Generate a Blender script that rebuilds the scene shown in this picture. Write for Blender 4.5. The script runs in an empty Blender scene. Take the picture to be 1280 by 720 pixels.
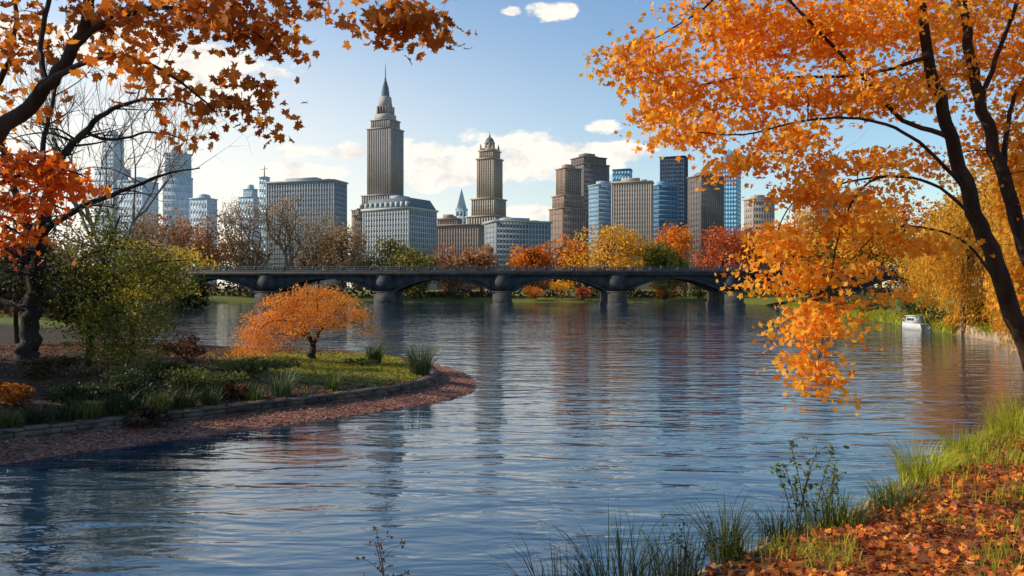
import bpy, math, random
import numpy as np
from mathutils import Vector
random.seed(7); rng = np.random.default_rng(7)
S = bpy.context.scene; C = S.collection
H = 4.0
def P(px, py, Y): return np.array([(px-640)*Y/1000.0, Y, H-(py-360)*Y/1000.0])
def nz(v):
    v = np.asarray(v, float); return v/np.maximum(np.linalg.norm(v, axis=-1, keepdims=True), 1e-9)

# ------------------------------------------------------------------ mesh builder
class MB:
    def __init__(s, o=(0,0,0)): s.v=[]; s.n=0; s.fi=[]; s.fc=[]; s.o=np.array(o, float)
    def raw(s, V, faces):
        V=np.asarray(V,float).reshape(-1,3); s.v.append(V)
        for F in faces:
            F=np.asarray(F,int)
            s.fi.append((F+s.n).ravel()); s.fc.append(np.full(F.shape[0],F.shape[1]))
        s.n+=len(V)
    def polys(s, V):
        n,k,_=V.shape; s.raw(V.reshape(-1,3), [np.arange(n*k).reshape(n,k)])
    def box(s,x0,x1,y0,y1,z0,z1):
        V=[(x,y,z) for z in (z0,z1) for y in (y0,y1) for x in (x0,x1)]
        s.raw(V,[[(0,2,3,1),(4,5,7,6),(0,1,5,4),(2,6,7,3),(0,4,6,2),(1,3,7,5)]])
    def frus(s,cx,cy,z0,z1,w0,d0,w1,d1):
        V=[]
        for z,w,d in ((z0,w0,d0),(z1,w1,d1)):
            V+=[(cx-w/2,cy-d/2,z),(cx+w/2,cy-d/2,z),(cx-w/2,cy+d/2,z),(cx+w/2,cy+d/2,z)]
        s.raw(V,[[(0,2,3,1),(4,5,7,6),(0,1,5,4),(2,6,7,3),(0,4,6,2),(1,3,7,5)]])
    def tube(s,pts,rad,k=6):
        p=np.asarray(pts,float); n=len(p); r=np.broadcast_to(np.asarray(rad,float),(n,))
        t=np.gradient(p,axis=0); t=nz(t)
        m=nz(p[-1]-p[0]); ref=np.eye(3)[np.argmin(np.abs(m))]
        u=nz(np.cross(t,ref)); w=np.cross(t,u)
        a=np.arange(k)*2*math.pi/k
        V=p[:,None]+r[:,None,None]*(np.cos(a)[None,:,None]*u[:,None]+np.sin(a)[None,:,None]*w[:,None])
        i=np.arange(n-1)[:,None]*k; j=np.arange(k)[None]; j2=(j+1)%k
        Q=np.stack([i+j,i+j2,i+k+j2,i+k+j],-1).reshape(-1,4)
        fs=[Q]
        if k>3: fs+= [np.arange(k)[None,::-1], (np.arange(k)+(n-1)*k)[None]]
        s.raw(V.reshape(-1,3),fs)
    def lathe(s,c,prof,k=16):
        a=np.arange(k)*2*math.pi/k; n=len(prof)
        V=np.array([[(c[0]+r*math.cos(q),c[1]+r*math.sin(q),c[2]+z) for q in a] for r,z in prof])
        i=np.arange(n-1)[:,None]*k; j=np.arange(k)[None]; j2=(j+1)%k
        s.raw(V.reshape(-1,3),[np.stack([i+j,i+j2,i+k+j2,i+k+j],-1).reshape(-1,4)])
    def build(s,name,mat,parent=None,smooth=False):
        me=bpy.data.meshes.new(name)
        V=np.concatenate(s.v)-s.o; fi=np.concatenate(s.fi); fc=np.concatenate(s.fc)
        me.vertices.add(len(V)); me.vertices.foreach_set('co',V.astype(np.float32).ravel())
        me.loops.add(len(fi)); me.loops.foreach_set('vertex_index',fi.astype(np.int32))
        me.polygons.add(len(fc)); st=np.concatenate([[0],np.cumsum(fc)[:-1]])
        me.polygons.foreach_set('loop_start',st.astype(np.int32))
        if smooth: me.polygons.foreach_set('use_smooth',np.ones(len(fc),bool))
        me.update(calc_edges=True); me.validate()
        if mat: me.materials.append(mat)
        o=bpy.data.objects.new(name,me); C.objects.link(o)
        if parent: o.parent=parent
        else: o.location=s.o
        return o
def tag(o,label,cat,group=None,kind=None):
    o['label']=label; o['category']=cat
    if group: o['group']=group
    if kind: o['kind']=kind
    return o
def thing(name,label,cat,loc=(0,0,0),rot=0,group=None):
    o=bpy.data.objects.new(name,None); C.objects.link(o); o.location=tuple(float(a) for a in loc); o.rotation_euler=(0,0,rot)
    o.empty_display_size=.2
    return tag(o,label,cat,group)

# ------------------------------------------------------------------ materials
def newmat(name):
    m=bpy.data.materials.new(name); m.use_nodes=True; nt=m.node_tree; nt.nodes.clear()
    out=nt.nodes.new('ShaderNodeOutputMaterial'); return m,nt,out
def node(nt,t,**k):
    n=nt.nodes.new(t)
    for a,b in k.items(): setattr(n,a,b)
    return n
def ramp(nt,stops,src):
    r=nt.nodes.new('ShaderNodeValToRGB'); e=r.color_ramp.elements
    while len(e)<len(stops): e.new(.5)
    for i,(p,c) in enumerate(stops): e[i].position=p; e[i].color=(*c,1)
    nt.links.new(src,r.inputs[0]); return r.outputs[0]
def noise(nt,scale,detail=4,vec=None,rough=.55,dist=0):
    n=nt.nodes.new('ShaderNodeTexNoise'); n.inputs['Scale'].default_value=scale; n.inputs['Detail'].default_value=detail; n.inputs['Roughness'].default_value=rough; n.inputs['Distortion'].default_value=dist
    if vec is not None: nt.links.new(vec,n.inputs['Vector'])
    return n.outputs['Fac']
def geo(nt): return nt.nodes.new('ShaderNodeNewGeometry')
def mixc(nt,f,a,b,bt='MIX'):
    m=nt.nodes.new('ShaderNodeMix'); m.data_type='RGBA'; m.blend_type=bt
    for s,v in ((0,f),(6,a),(7,b)):
        if hasattr(v,'is_linked') or hasattr(v,'links'): nt.links.new(v,m.inputs[s])
        elif s==0: m.inputs[0].default_value=v
        else: m.inputs[s].default_value=(*v,1)
    return m.outputs[2]
def mth(nt,op,a,b=None,c=None):
    m=nt.nodes.new('ShaderNodeMath'); m.operation=op
    for i,v in enumerate((a,b,c)):
        if v is None: continue
        if isinstance(v,(int,float)): m.inputs[i].default_value=v
        else: nt.links.new(v,m.inputs[i])
    return m.outputs[0]
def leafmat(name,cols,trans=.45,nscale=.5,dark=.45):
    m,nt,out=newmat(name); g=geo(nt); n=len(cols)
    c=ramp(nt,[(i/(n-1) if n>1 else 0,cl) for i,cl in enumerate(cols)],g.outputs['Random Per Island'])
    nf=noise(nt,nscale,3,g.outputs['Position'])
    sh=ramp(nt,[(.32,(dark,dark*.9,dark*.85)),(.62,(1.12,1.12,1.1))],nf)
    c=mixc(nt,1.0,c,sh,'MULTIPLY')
    p=node(nt,'ShaderNodeBsdfPrincipled'); p.inputs['Roughness'].default_value=.55; p.inputs['Specular IOR Level'].default_value=.25
    t=node(nt,'ShaderNodeBsdfTranslucent'); mx=node(nt,'ShaderNodeMixShader'); mx.inputs[0].default_value=trans
    nt.links.new(c,p.inputs['Base Color']); nt.links.new(c,t.inputs['Color'])
    nt.links.new(p.outputs[0],mx.inputs[1]); nt.links.new(t.outputs[0],mx.inputs[2]); nt.links.new(mx.outputs[0],out.inputs[0])
    return m
def solid(name,c1,c2,scale=3,rough=.8,bump=0,bscale=20,stretch=None,spec=.3,metal=0):
    m,nt,out=newmat(name); tc=node(nt,'ShaderNodeTexCoord'); vec=tc.outputs['Object']
    if stretch:
        mp=node(nt,'ShaderNodeMapping'); mp.inputs['Scale'].default_value=stretch; nt.links.new(vec,mp.inputs[0]); vec=mp.outputs[0]
    c=ramp(nt,[(.35,c1),(.65,c2)],noise(nt,scale,6,vec))
    p=node(nt,'ShaderNodeBsdfPrincipled'); p.inputs['Roughness'].default_value=rough; p.inputs['Specular IOR Level'].default_value=spec; p.inputs['Metallic'].default_value=metal
    nt.links.new(c,p.inputs['Base Color'])
    if bump:
        b=node(nt,'ShaderNodeBump'); b.inputs['Strength'].default_value=bump; b.inputs['Distance'].default_value=.05
        nt.links.new(noise(nt,bscale,6,vec),b.inputs['Height']); nt.links.new(b.outputs[0],p.inputs['Normal'])
    nt.links.new(p.outputs[0],out.inputs[0]); return m
def glass(name,c1,c2,rough=.28):
    m,nt,out=newmat(name); oi=node(nt,'ShaderNodeObjectInfo'); g=geo(nt)
    r=mth(nt,'FRACT',mth(nt,'ADD',oi.outputs['Random'],g.outputs['Random Per Island']))
    c=ramp(nt,[(0,c1),(1,c2)],r)
    p=node(nt,'ShaderNodeBsdfPrincipled'); p.inputs['Roughness'].default_value=rough; p.inputs['Specular IOR Level'].default_value=.4
    nt.links.new(c,p.inputs['Base Color']); nt.links.new(p.outputs[0],out.inputs[0]); return m

bark_dark=solid('dark_bark',(.012,.009,.007),(.045,.032,.024),2.5,.9,.7,14,(1,1,.25))
bark_brown=solid('brown_bark',(.014,.008,.005),(.045,.025,.014),2.5,.9,.8,12,(1.5,1.5,.25))
bark_grey=solid('grey_bark',(.11,.10,.09),(.24,.21,.185),3,.9,.3,12)
bark_far=solid('far_bark',(.05,.035,.025),(.11,.08,.06),2,.9)
bark_tan=solid('tan_bark',(.13,.09,.06),(.22,.16,.11),2,.9)
L_orange=leafmat('orange_maple_leaves',[(.84,.21,.012),(.96,.38,.025),(.97,.47,.035),(.97,.58,.06),(.92,.29,.016)],.62,.55,.72)
L_rust=leafmat('rust_maple_leaves',[(.38,.09,.014),(.7,.19,.022),(.85,.33,.03),(.48,.11,.016)],.55,.9,.5)
L_redor=leafmat('red_orange_leaves',[(.66,.08,.012),(.9,.19,.018),(.94,.30,.025)],.55,.8,.6)
L_jap=leafmat('fiery_fine_leaves',[(.92,.24,.03),(.97,.38,.05),(.97,.47,.065),(.95,.30,.035)],.55,.9,.68)
L_ygreen=leafmat('yellow_green_leaves',[(.13,.14,.02),(.25,.24,.025),(.09,.10,.015),(.46,.37,.03)],.45,.6,.45)
L_yellow=leafmat('yellow_leaves',[(.66,.46,.03),(.78,.54,.05),(.55,.4,.03)],.45,.6,.6)
L_will=leafmat('golden_weeping_leaves',[(.84,.42,.03),(.94,.52,.05),(.68,.40,.04),(.90,.34,.03)],.5,.35,.62)
L_gold=leafmat('golden_leaves',[(.84,.40,.02),(.92,.50,.03),(.72,.36,.03)],.4,.22,.55)
L_far_or=leafmat('far_orange_leaves',[(.84,.28,.022),(.76,.22,.02),(.9,.36,.03)],.4,.22,.55)
L_far_red=leafmat('far_red_leaves',[(.66,.13,.03),(.75,.18,.035),(.55,.09,.025)],.4,.22,.5)
L_far_rust=leafmat('far_russet_leaves',[(.46,.21,.09),(.54,.26,.11),(.38,.17,.07)],.35,.22,.6)
L_far_brown=leafmat('far_brown_leaves',[(.36,.23,.13),(.44,.29,.16),(.29,.18,.10)],.4,.22,.65)
L_far_tan=leafmat('far_tan_leaves',[(.50,.32,.15),(.58,.38,.19),(.42,.27,.13)],.4,.22,.65)
L_far_olive=leafmat('far_olive_leaves',[(.25,.21,.04),(.33,.26,.05),(.18,.16,.035)],.35,.22,.5)
L_far_green=leafmat('far_green_leaves',[(.16,.19,.03),(.22,.23,.035),(.3,.26,.04)],.35,.22,.5)
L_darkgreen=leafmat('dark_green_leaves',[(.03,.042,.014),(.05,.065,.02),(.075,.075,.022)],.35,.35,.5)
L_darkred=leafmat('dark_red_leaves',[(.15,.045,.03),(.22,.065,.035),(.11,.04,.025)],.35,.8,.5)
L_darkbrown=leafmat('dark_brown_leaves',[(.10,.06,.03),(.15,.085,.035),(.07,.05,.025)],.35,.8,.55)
L_hedge=leafmat('hedge_leaves',[(.12,.13,.028),(.19,.18,.033),(.08,.10,.02)],.35,.8,.5)
L_litter=leafmat('fallen_orange_leaves',[(.40,.075,.018),(.72,.19,.022),(.82,.30,.035),(.5,.09,.02),(.19,.07,.035),(.32,.13,.05)],.15,.9,.45)
L_litter3=leafmat('fallen_rust_leaves',[(.22,.065,.02),(.38,.11,.02),(.15,.06,.025)],.2,.8,.55)
L_litter2=leafmat('fallen_pink_brown_leaves',[(.34,.14,.09),(.46,.21,.13),(.26,.11,.07),(.54,.29,.19)],.15,.8,.6)
G_bright=leafmat('bright_grass',[(.22,.27,.02),(.42,.42,.035),(.55,.48,.04),(.33,.37,.03)],.45,.8,.65)
G_mid=leafmat('mid_grass',[(.07,.10,.02),(.12,.16,.03),(.18,.19,.04)],.35,.8,.6)
G_dark=leafmat('dark_grass',[(.025,.042,.017),(.05,.07,.024),(.075,.09,.03)],.3,.8,.6)
G_blue=leafmat('blue_green_blades',[(.08,.115,.05),(.12,.155,.065),(.17,.19,.075)],.3,.8,.6)

# ------------------------------------------------------------------ lake outline and ground
def catmull(p,n=6,closed=False):
    p=np.asarray(p,float); m=len(p); out=[]
    rngi=range(m if closed else m-1)
    for i in rngi:
        if closed: a,b,c,d=p[(i-1)%m],p[i],p[(i+1)%m],p[(i+2)%m]
        else: a,b,c,d=p[max(i-1,0)],p[i],p[i+1],p[min(i+2,m-1)]
        for k in range(n):
            t=k/n; out.append(.5*((2*b)+(c-a)*t+(2*a-5*b+4*c-d)*t*t+(3*b-a-3*c+d)*t**3))
    if not closed: out.append(p[-1])
    return np.array(out)
lake=[(-15,11),(-10,8.6),(-5,8.2),(-1,8.5),(.8,9.2),(2.0,10.5),(3.5,11.9),(5.4,13.6),(7.7,15.9),(10,18.6),(13.5,22.4),(17,26),(22,31),(28,38),(32.5,47),(35,57),(38,70),(42,90),(46,110),(51,140),(56,170),(60,205),(50,222),(20,225),(-30,223),(-68,220),(-78,180),(-70,140),(-52,105),(-38,78),(-28,61),(-20,52.5),(-10.3,47.8),(-5,43),(-2.3,37.5),(-1.45,33),(-1.8,29.6),(-3.5,26.8),(-5.8,24.2),(-9.2,20.7),(-11.7,18.1),(-14,15.5),(-15.5,13)]
LK=catmull(lake,7,True)
WD=1.75                                   # width of the leaf strip between water and edging wall
def sdist(x,y):
    x=np.asarray(x,float); y=np.asarray(y,float); D=np.full(x.shape,1e18); ins=np.zeros(x.shape,bool); M=len(LK)
    for i in range(M):
        ax,ay=LK[i]; bx,by=LK[(i+1)%M]; ex,ey=bx-ax,by-ay
        t=np.clip(((x-ax)*ex+(y-ay)*ey)/(ex*ex+ey*ey),0,1)
        D=np.minimum(D,(x-ax-t*ex)**2+(y-ay-t*ey)**2)
        if ay!=by:
            c=((ay>y)!=(by>y))&(x<ex*(y-ay)/ey+ax); ins^=c
    return np.where(ins,-1,1)*np.sqrt(D)
def sst(a,b,x):
    t=np.clip((x-a)/(b-a),0,1); return t*t*(3-2*t)
def leftw(x,y): return (1-sst(-1,0,x))*sst(13,15,y)*(1-sst(60,70,y))
def hgt(x,y,d=None):
    x=np.asarray(x,float); y=np.asarray(y,float)
    if d is None: d=sdist(x,y)
    dl=np.maximum(d,0); nse=.05*np.sin(.9*x+1.3*np.sin(.5*y))+.04*np.sin(1.1*y+.7*x)+.02*np.sin(3.1*x+1)*np.sin(2.7*y)
    w2=WD+.2
    zl=np.where(dl<w2,.02+.12*dl,.46+np.minimum(.065*(dl-w2),.9))
    zl=np.where(dl>w2,zl+nse*.6*sst(w2,w2+1.6,dl),zl)
    zn=.5*(1-np.exp(-dl/.45))+np.minimum(.12*dl,1.6)+nse*sst(.3,1.5,dl)
    zf=.9*(1-np.exp(-dl/3))+np.minimum(.03*dl,1.6)
    near=1-sst(40,60,y); wl=leftw(x,y)
    z=wl*zl+(1-wl)*(near*zn+(1-near)*zf)
    return np.where(d>0,z,-np.minimum(1.5,-d*.6))
def hz(x,y): return float(hgt(np.array([x]),np.array([y]))[0])
def lines(a,b,st,lo,hi,g=1.13):
    c=list(np.arange(a,b+1e-6,st)); s=st; 
    while c[-1]<hi: s*=g; c.append(c[-1]+s)
    s=st
    while c[0]>lo: s*=g; c.insert(0,c[0]-s)
    return np.array(c)
gx=lines(-20,20,.27,-4000,4000); gy=lines(2,48,.27,-60,6500)
X,Y=np.meshgrid(gx,gy); D=sdist(X.ravel(),Y.ravel()); Z=hgt(X.ravel(),Y.ravel(),D)
mb=MB(); ny,nx=X.shape
idx=np.arange(nx*ny).reshape(ny,nx)
mb.raw(np.stack([X.ravel(),Y.ravel(),Z],1),[np.stack([idx[:-1,:-1],idx[:-1,1:],idx[1:,1:],idx[1:,:-1]],-1).reshape(-1,4)])
m,nt,out=newmat('ground_cover'); g=geo(nt); at=node(nt,'ShaderNodeAttribute',attribute_name='zone')
sp=node(nt,'ShaderNodeSeparateColor'); nt.links.new(at.outputs['Color'],sp.inputs[0])
def vor(scale,stops):
    v=node(nt,'ShaderNodeTexVoronoi'); v.inputs['Scale'].default_value=scale; nt.links.new(g.outputs['Position'],v.inputs['Vector'])
    s2=node(nt,'ShaderNodeSeparateColor'); nt.links.new(v.outputs['Color'],s2.inputs[0]); return ramp(nt,stops,s2.outputs[0])
earth=ramp(nt,[(.3,(.025,.017,.011)),(.7,(.075,.048,.027))],noise(nt,1.6,8,g.outputs['Position'],.7))
grass=ramp(nt,[(.3,(.06,.08,.014)),(.5,(.13,.14,.022)),(.72,(.24,.2,.035))],noise(nt,2.2,8,g.outputs['Position'],.7))
beach=vor(12,[(0,(.17,.075,.05)),(.5,(.28,.12,.08)),(1,(.36,.19,.13))])
lit=vor(9,[(0,(.12,.04,.015)),(.4,(.28,.085,.018)),(.7,(.36,.13,.025)),(1,(.10,.055,.03))])
edge=ramp(nt,[(.3,(.2,.15,.09)),(.7,(.38,.3,.2))],noise(nt,3,8,g.outputs['Position'],.7))
nb=mth(nt,'MULTIPLY',mth(nt,'SUBTRACT',noise(nt,1.5,6,g.outputs['Position'],.7),.5),1.4)
def wgt(ch): 
    r=ramp(nt,[(.35,(0,0,0)),(.65,(1,1,1))],mth(nt,'ADD',ch,nb)); return r
ae=node(nt,'ShaderNodeAttribute',attribute_name='edge')
c=mixc(nt,wgt(sp.outputs[1]),earth,grass); c=mixc(nt,wgt(sp.outputs[2]),c,lit); c=mixc(nt,sp.outputs[0],c,beach); c=mixc(nt,wgt(ae.outputs['Fac']),c,edge)
p=node(nt,'ShaderNodeBsdfPrincipled'); p.inputs['Roughness'].default_value=.9; p.inputs['Specular IOR Level'].default_value=.15
b=node(nt,'ShaderNodeBump'); b.inputs['Strength'].default_value=.8; b.inputs['Distance'].default_value=.06
nt.links.new(noise(nt,9,6,g.outputs['Position'],.7),b.inputs['Height']); nt.links.new(b.outputs[0],p.inputs['Normal'])
nt.links.new(c,p.inputs['Base Color']); nt.links.new(p.outputs[0],out.inputs[0])
o=mb.build('ground',m,smooth=True); o['kind']='structure'
wl=leftw(X.ravel(),Y.ravel()); xx,yy=X.ravel(),Y.ravel()
r=wl*(D<WD+.2)*(D>-3)
lawn=np.exp(-(((xx+6.6)/4.2)**2+((yy-35)/5)**2))*wl*(D>WD+.2)
nearr=(1-wl)*(yy<50)
gg=np.clip(lawn*1.5+wl*(D>WD+.2)*.15+nearr*np.where((D>.1)&(D<1.2),.35,.3)+(1-nearr)*(1-wl)*.8,0,1)
bb=np.clip(nearr*sst(.7,1.8,D)*.85+wl*(D>WD+.2)*.3*(1-lawn),0,1)
ca=o.data.color_attributes.new('zone','FLOAT_COLOR','POINT')
ca.data.foreach_set('color',np.stack([r,gg,bb,np.ones_like(r)],1).astype(np.float32).ravel())
at_=o.data.attributes.new('edge','FLOAT','POINT'); at_.data.foreach_set('value',(nearr*(xx>1.5)*(1-sst(.35,.75,np.abs(D-.25)))).astype(np.float32))

# ------------------------------------------------------------------ water
m,nt,out=newmat('rippled_water'); g=geo(nt)
def mapped(sc,rot=0):
    mp=node(nt,'ShaderNodeMapping'); mp.inputs['Scale'].default_value=sc; mp.inputs['Rotation'].default_value=(0,0,rot); nt.links.new(g.outputs['Position'],mp.inputs[0]); return mp.outputs[0]
n1=noise(nt,1,2,mapped((.30,.9,1),math.radians(14)),.5,.9); n2=noise(nt,1,3,mapped((1.0,2.6,1),math.radians(-9)),.5,.5); n3=noise(nt,1,2,mapped((4,8,1)),.5)
n0=noise(nt,1,2,mapped((.06,.15,1),math.radians(-15)),.5,.6)
calm=mth(nt,'ADD',.35,mth(nt,'MULTIPLY',1.2,noise(nt,1,2,mapped((.05,.09,1),.3),.5)))
hh=mth(nt,'ADD',mth(nt,'MULTIPLY',calm,mth(nt,'ADD',mth(nt,'MULTIPLY',n1,.066),mth(nt,'MULTIPLY',n2,.019))),mth(nt,'ADD',mth(nt,'MULTIPLY',n3,.0016),mth(nt,'MULTIPLY',n0,.05)))
b=node(nt,'ShaderNodeBump'); b.inputs['Strength'].default_value=1; b.inputs['Distance'].default_value=1.0; nt.links.new(hh,b.inputs['Height'])
p=node(nt,'ShaderNodeBsdfPrincipled'); p.inputs['Base Color'].default_value=(.010,.034,.058,1); p.inputs['Roughness'].default_value=.03; p.inputs['IOR'].default_value=2.7
nt.links.new(b.outputs[0],p.inputs['Normal']); nt.links.new(p.outputs[0],out.inputs[0])
mb=MB(); mb.raw([(-160,-5,0),(160,-5,0),(160,260,0),(-160,260,0)],[[(0,1,2,3)]])
o=mb.build('water',m); o['kind']='structure'

# ------------------------------------------------------------------ leaves, twigs, trees
MAPLE=np.array([(0,-.45,0),(.38,-.4,.08),(.3,-.16,.02),(.6,.12,.1),(.24,.14,0),(0,.6,-.06),(-.24,.14,0),(-.6,.12,.1),(-.3,-.16,.02),(-.38,-.4,.08)])
MAPLE2=np.array([(0,-.42,0),(.14,-.36,.02),(.34,-.5,.1),(.36,-.3,.06),(.56,-.3,.12),(.42,-.08,.03),(.7,.14,.14),(.48,.16,.06),(.44,.32,.08),(.2,.16,0),(.22,.42,-.02),(.1,.4,-.03),(0,.68,-.1),(-.1,.4,-.03),(-.22,.42,-.02),(-.2,.16,0),(-.44,.32,.08),(-.48,.16,.06),(-.7,.14,.14),(-.42,-.08,.03),(-.56,-.3,.12),(-.36,-.3,.06),(-.34,-.5,.1),(-.14,-.36,.02)])
OVAL=np.array([(0,-.5,0),(.3,-.05,.06),(0,.6,-.04),(-.3,-.05,.06)])
SLIM=np.array([(0,-.6,0),(.15,0,.03),(0,.7,-.05),(-.15,0,.03)])
CLUMP=np.array([(0,-.5,0),(.42,-.28,.1),(.3,.1,0),(.5,.4,.1),(0,.55,-.1),(-.45,.3,.1),(-.3,-.05,0),(-.4,-.35,.1)])
def leaves(mb,cen,size,tpl,bias=(0,-.2,.5),spread=1.0,tdir=None):
    cen=np.asarray(cen); n=len(cen)
    nr=nz(rng.normal(size=(n,3))*spread+np.array(bias))
    rd=rng.normal(size=(n,3)) if tdir is None else rng.normal(size=(n,3))*.5+np.array(tdir)
    by=nz(rd-nr*np.sum(rd*nr,1,keepdims=True)); bx=np.cross(by,nr)
    s=(size*rng.uniform(.6,1.25,n))[:,None,None]
    cu=rng.uniform(.2,2.6,n)[:,None,None]
    V=cen[:,None]+s*(tpl[None,:,0:1]*bx[:,None]+tpl[None,:,1:2]*by[:,None]+cu*tpl[None,:,2:3]*nr[:,None])
    mb.polys(V)
def rnd_in(n,c,r):
    v=nz(rng.normal(size=(n,3)))*(rng.random((n,1))**(1/2.4)); return np.asarray(c)+v*np.asarray(r)
def hero(name,label,cat,base,limbs,clumps,lmat,bmat,leaf,tpl,nl,sr,density=1.0,twigs=0,bias=(0,-.25,.5),droop=.3,tdir=None,crownname='crown',twr=1.0,trunkk=12,rs=1.0,one=False):
    t=thing(name,label,cat,base)
    tb=MB(base); br=MB(base); cr=MB(base)
    nodes=[]; nr=[]
    for li,l in enumerate(limbs):
        q=np.array([[*P(a,b_,c_),r_*rs] for a,b_,c_,r_ in l])
        if li==0 : q=np.vstack([[base[0],base[1],base[2]-.3,q[0,3]*1.3],q])
        s=catmull(q,6); s[1:-1,:3]+=rng.normal(size=(len(s)-2,3))*(s[1:-1,3:4]*.25)
        (tb if li==0 or (not one and s[0,3]>.09*max(1,base[1]/20)) else br).tube(s[:,:3],s[:,3],trunkk if s[0,3]>.06 else 7)
        for a in s[len(s)//4 if li==0 else 1:]: nodes.append(a[:3]); nr.append(a[3])
    cl=[]
    for c in clumps:
        px,py,rx,ry,yy,yd,n=c
        cc=P(px,py,yy); sc=yy/1000
        cl.append(rnd_in(max(1,int(round(n*density))),cc,(rx*sc,yd,ry*sc)))
    cl=np.concatenate(cl) if cl else np.zeros((0,3))
    nodes=np.array(nodes); nr=np.array(nr)
    if len(cl):
        d0=np.array([np.min(np.linalg.norm(nodes-c,axis=1)) for c in cl]); cl=cl[np.argsort(d0)]
        for c in cl:
            d=np.linalg.norm(nodes-c,axis=1); i=int(np.argmin(d)); a=nodes[i]; L=d[i]
            if L<.02: continue
            mid=(a+c)/2+np.array([0,0,.12*L])+rng.normal(size=3)*.08*L
            r0=min(nr[i]*.7,(.006+.007*L)*twr)
            s=catmull(np.array([a,mid,c]),3); rr=np.linspace(r0,r0*.35,len(s))
            br.tube(s,rr,4)
            nodes=np.vstack([nodes,s[2:]]); nr=np.concatenate([nr,np.maximum(rr[2:],.004*twr)])
        n=nl; off=np.clip(rng.normal(size=(len(cl),n,3)),-1.9,1.9)*np.array(sr)*rng.uniform(.6,1.35,(len(cl),1,1))
        off[...,2]-=droop*np.linalg.norm(off[...,:2],axis=-1)
        pos=(cl[:,None]+off).reshape(-1,3)
        leaves(cr,pos,leaf,tpl,bias,1.0,tdir)
    for _ in range(twigs):
        i=rng.integers(len(nodes)); a=nodes[i]; dd=nz(rng.normal(size=3)*np.array([1,.7,.6])+np.array([.15,0,.25])); L=rng.uniform(.5,1.9)*base[1]/31
        s=np.array([a,a+dd*L*.5+rng.normal(size=3)*.06*L,a+dd*L+np.array([0,0,-.1*L])]); s=catmull(s,3)
        r0=min(nr[i]*.5,.03*base[1]/31*twr); br.tube(s,np.linspace(r0,r0*.25,len(s)),3)
        for _k in range(3):
            j=rng.integers(2,len(s)); e=nz(dd+rng.normal(size=3)*.7); br.tube(np.array([s[j],s[j]+e*L*.25,s[j]+e*L*.5+rng.normal(size=3)*.05*base[1]/31]),[r0*.4,r0*.3,r0*.12],3)
    tb.build('trunk',bmat,t,True)
    if br.n: br.build('branches',bmat,t,True)
    if cr.n: cr.build(crownname,lmat,t)
    return t
def lobed(c,r,nlobe,n,shell=.5):
    dirs=nz(rng.normal(size=(nlobe,3))); rad=rng.uniform(.4,.72,nlobe)[:,None]
    lc=np.asarray(c)+dirs*rad*np.asarray(r); lr=rng.uniform(.28,.48,nlobe)
    k=rng.integers(0,nlobe,n); d=nz(rng.normal(size=(n,3))); q=shell+(1-shell)*rng.random((n,1))**.6
    pos=lc[k]+d*(lr[k][:,None]*q)*np.asarray(r)*1.0+rng.normal(size=(n,3))*np.asarray(r)*.05
    return pos,lc
def tree(label,px,top,wpx,Y,lmat,n=3000,leaf=.55,cat='tree',name='autumn_tree',trunk=.1,group=None,tpl=CLUMP,bmat=None,weep=0,bot=None):
    x=(px-640)*Y/1000; bz=hz(x,Y); zt=H-(top-360)*Y/1000; h=zt-bz; w=wpx*Y/1000/2
    t=thing(name,label,cat,(x,Y,bz),0,group); o=(x,Y,bz)
    zb=bz+h*trunk if bot is None else H-(bot-360)*Y/1000
    c=(x,Y,(zt+zb)/2); r=(w,w*.8,(zt-zb)/2)
    pos,lc=lobed(c,r,18,n)
    pos=pos[pos[:,2]>bz+.3]
    cr=MB(o)
    if weep:
        ns=n//14; top_=pos[rng.integers(0,len(pos),ns)]; P_=[]
        for a in top_:
            L=rng.uniform(.3,1)*weep; k=14
            q=np.repeat(a[None],k,0); q[:,2]-=np.linspace(0,L,k); q+=rng.normal(size=(k,3))*.1; P_.append(q)
        P_=np.concatenate(P_); P_=P_[P_[:,2]>.15]
        leaves(cr,P_,leaf,tpl,(0,-.4,.1),1,(0,0,-1.2))
    else: leaves(cr,pos,leaf,tpl,(0,-.2,.35))
    tb=MB(o); R=max(.12,h*.02)
    tp=np.array([(x,Y,bz-.3),(x+rng.normal()*.1,Y,bz+h*.25),(x+rng.normal()*.3,Y,bz+h*.55),(x+rng.normal()*.4,Y,bz+h*.8)])
    s=catmull(tp,4); tb.tube(s,np.linspace(R*1.2,R*.25,len(s)),8)
    bb=MB(o)
    for q in lc:
        a=s[rng.integers(5,len(s)-1)]; mid=(a+q)/2+np.array([0,0,.08*h]); bb.tube(catmull(np.array([a,mid,q]),3),np.linspace(R*.4,R*.1,7),5)
    tb.build('trunk',bmat or bark_far,t,True); bb.build('branches',bmat or bark_far,t,True); cr.build('crown',lmat,t)
    return t
def grow(bb,tips,p,d,L,r,dep,spread=.55,up=.12):
    pts=[p]; q=p; dd=d
    for k in range(3):
        dd=nz(dd+rng.normal(size=3)*.1+np.array([0,0,up*.3])); q=q+dd*L/3; pts.append(q)
    bb.tube(np.array(pts),np.linspace(r,r*.62,4),6 if dep>3 else 3)
    if dep==0: tips.append(q); return
    for k in range(3):
        j=[3,3,2][k]; nd=nz(dd+rng.normal(size=3)*spread+np.array([0,0,up])); grow(bb,tips,pts[j],nd,L*rng.uniform(.62,.85),r*.6,dep-1,spread,up)
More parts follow.
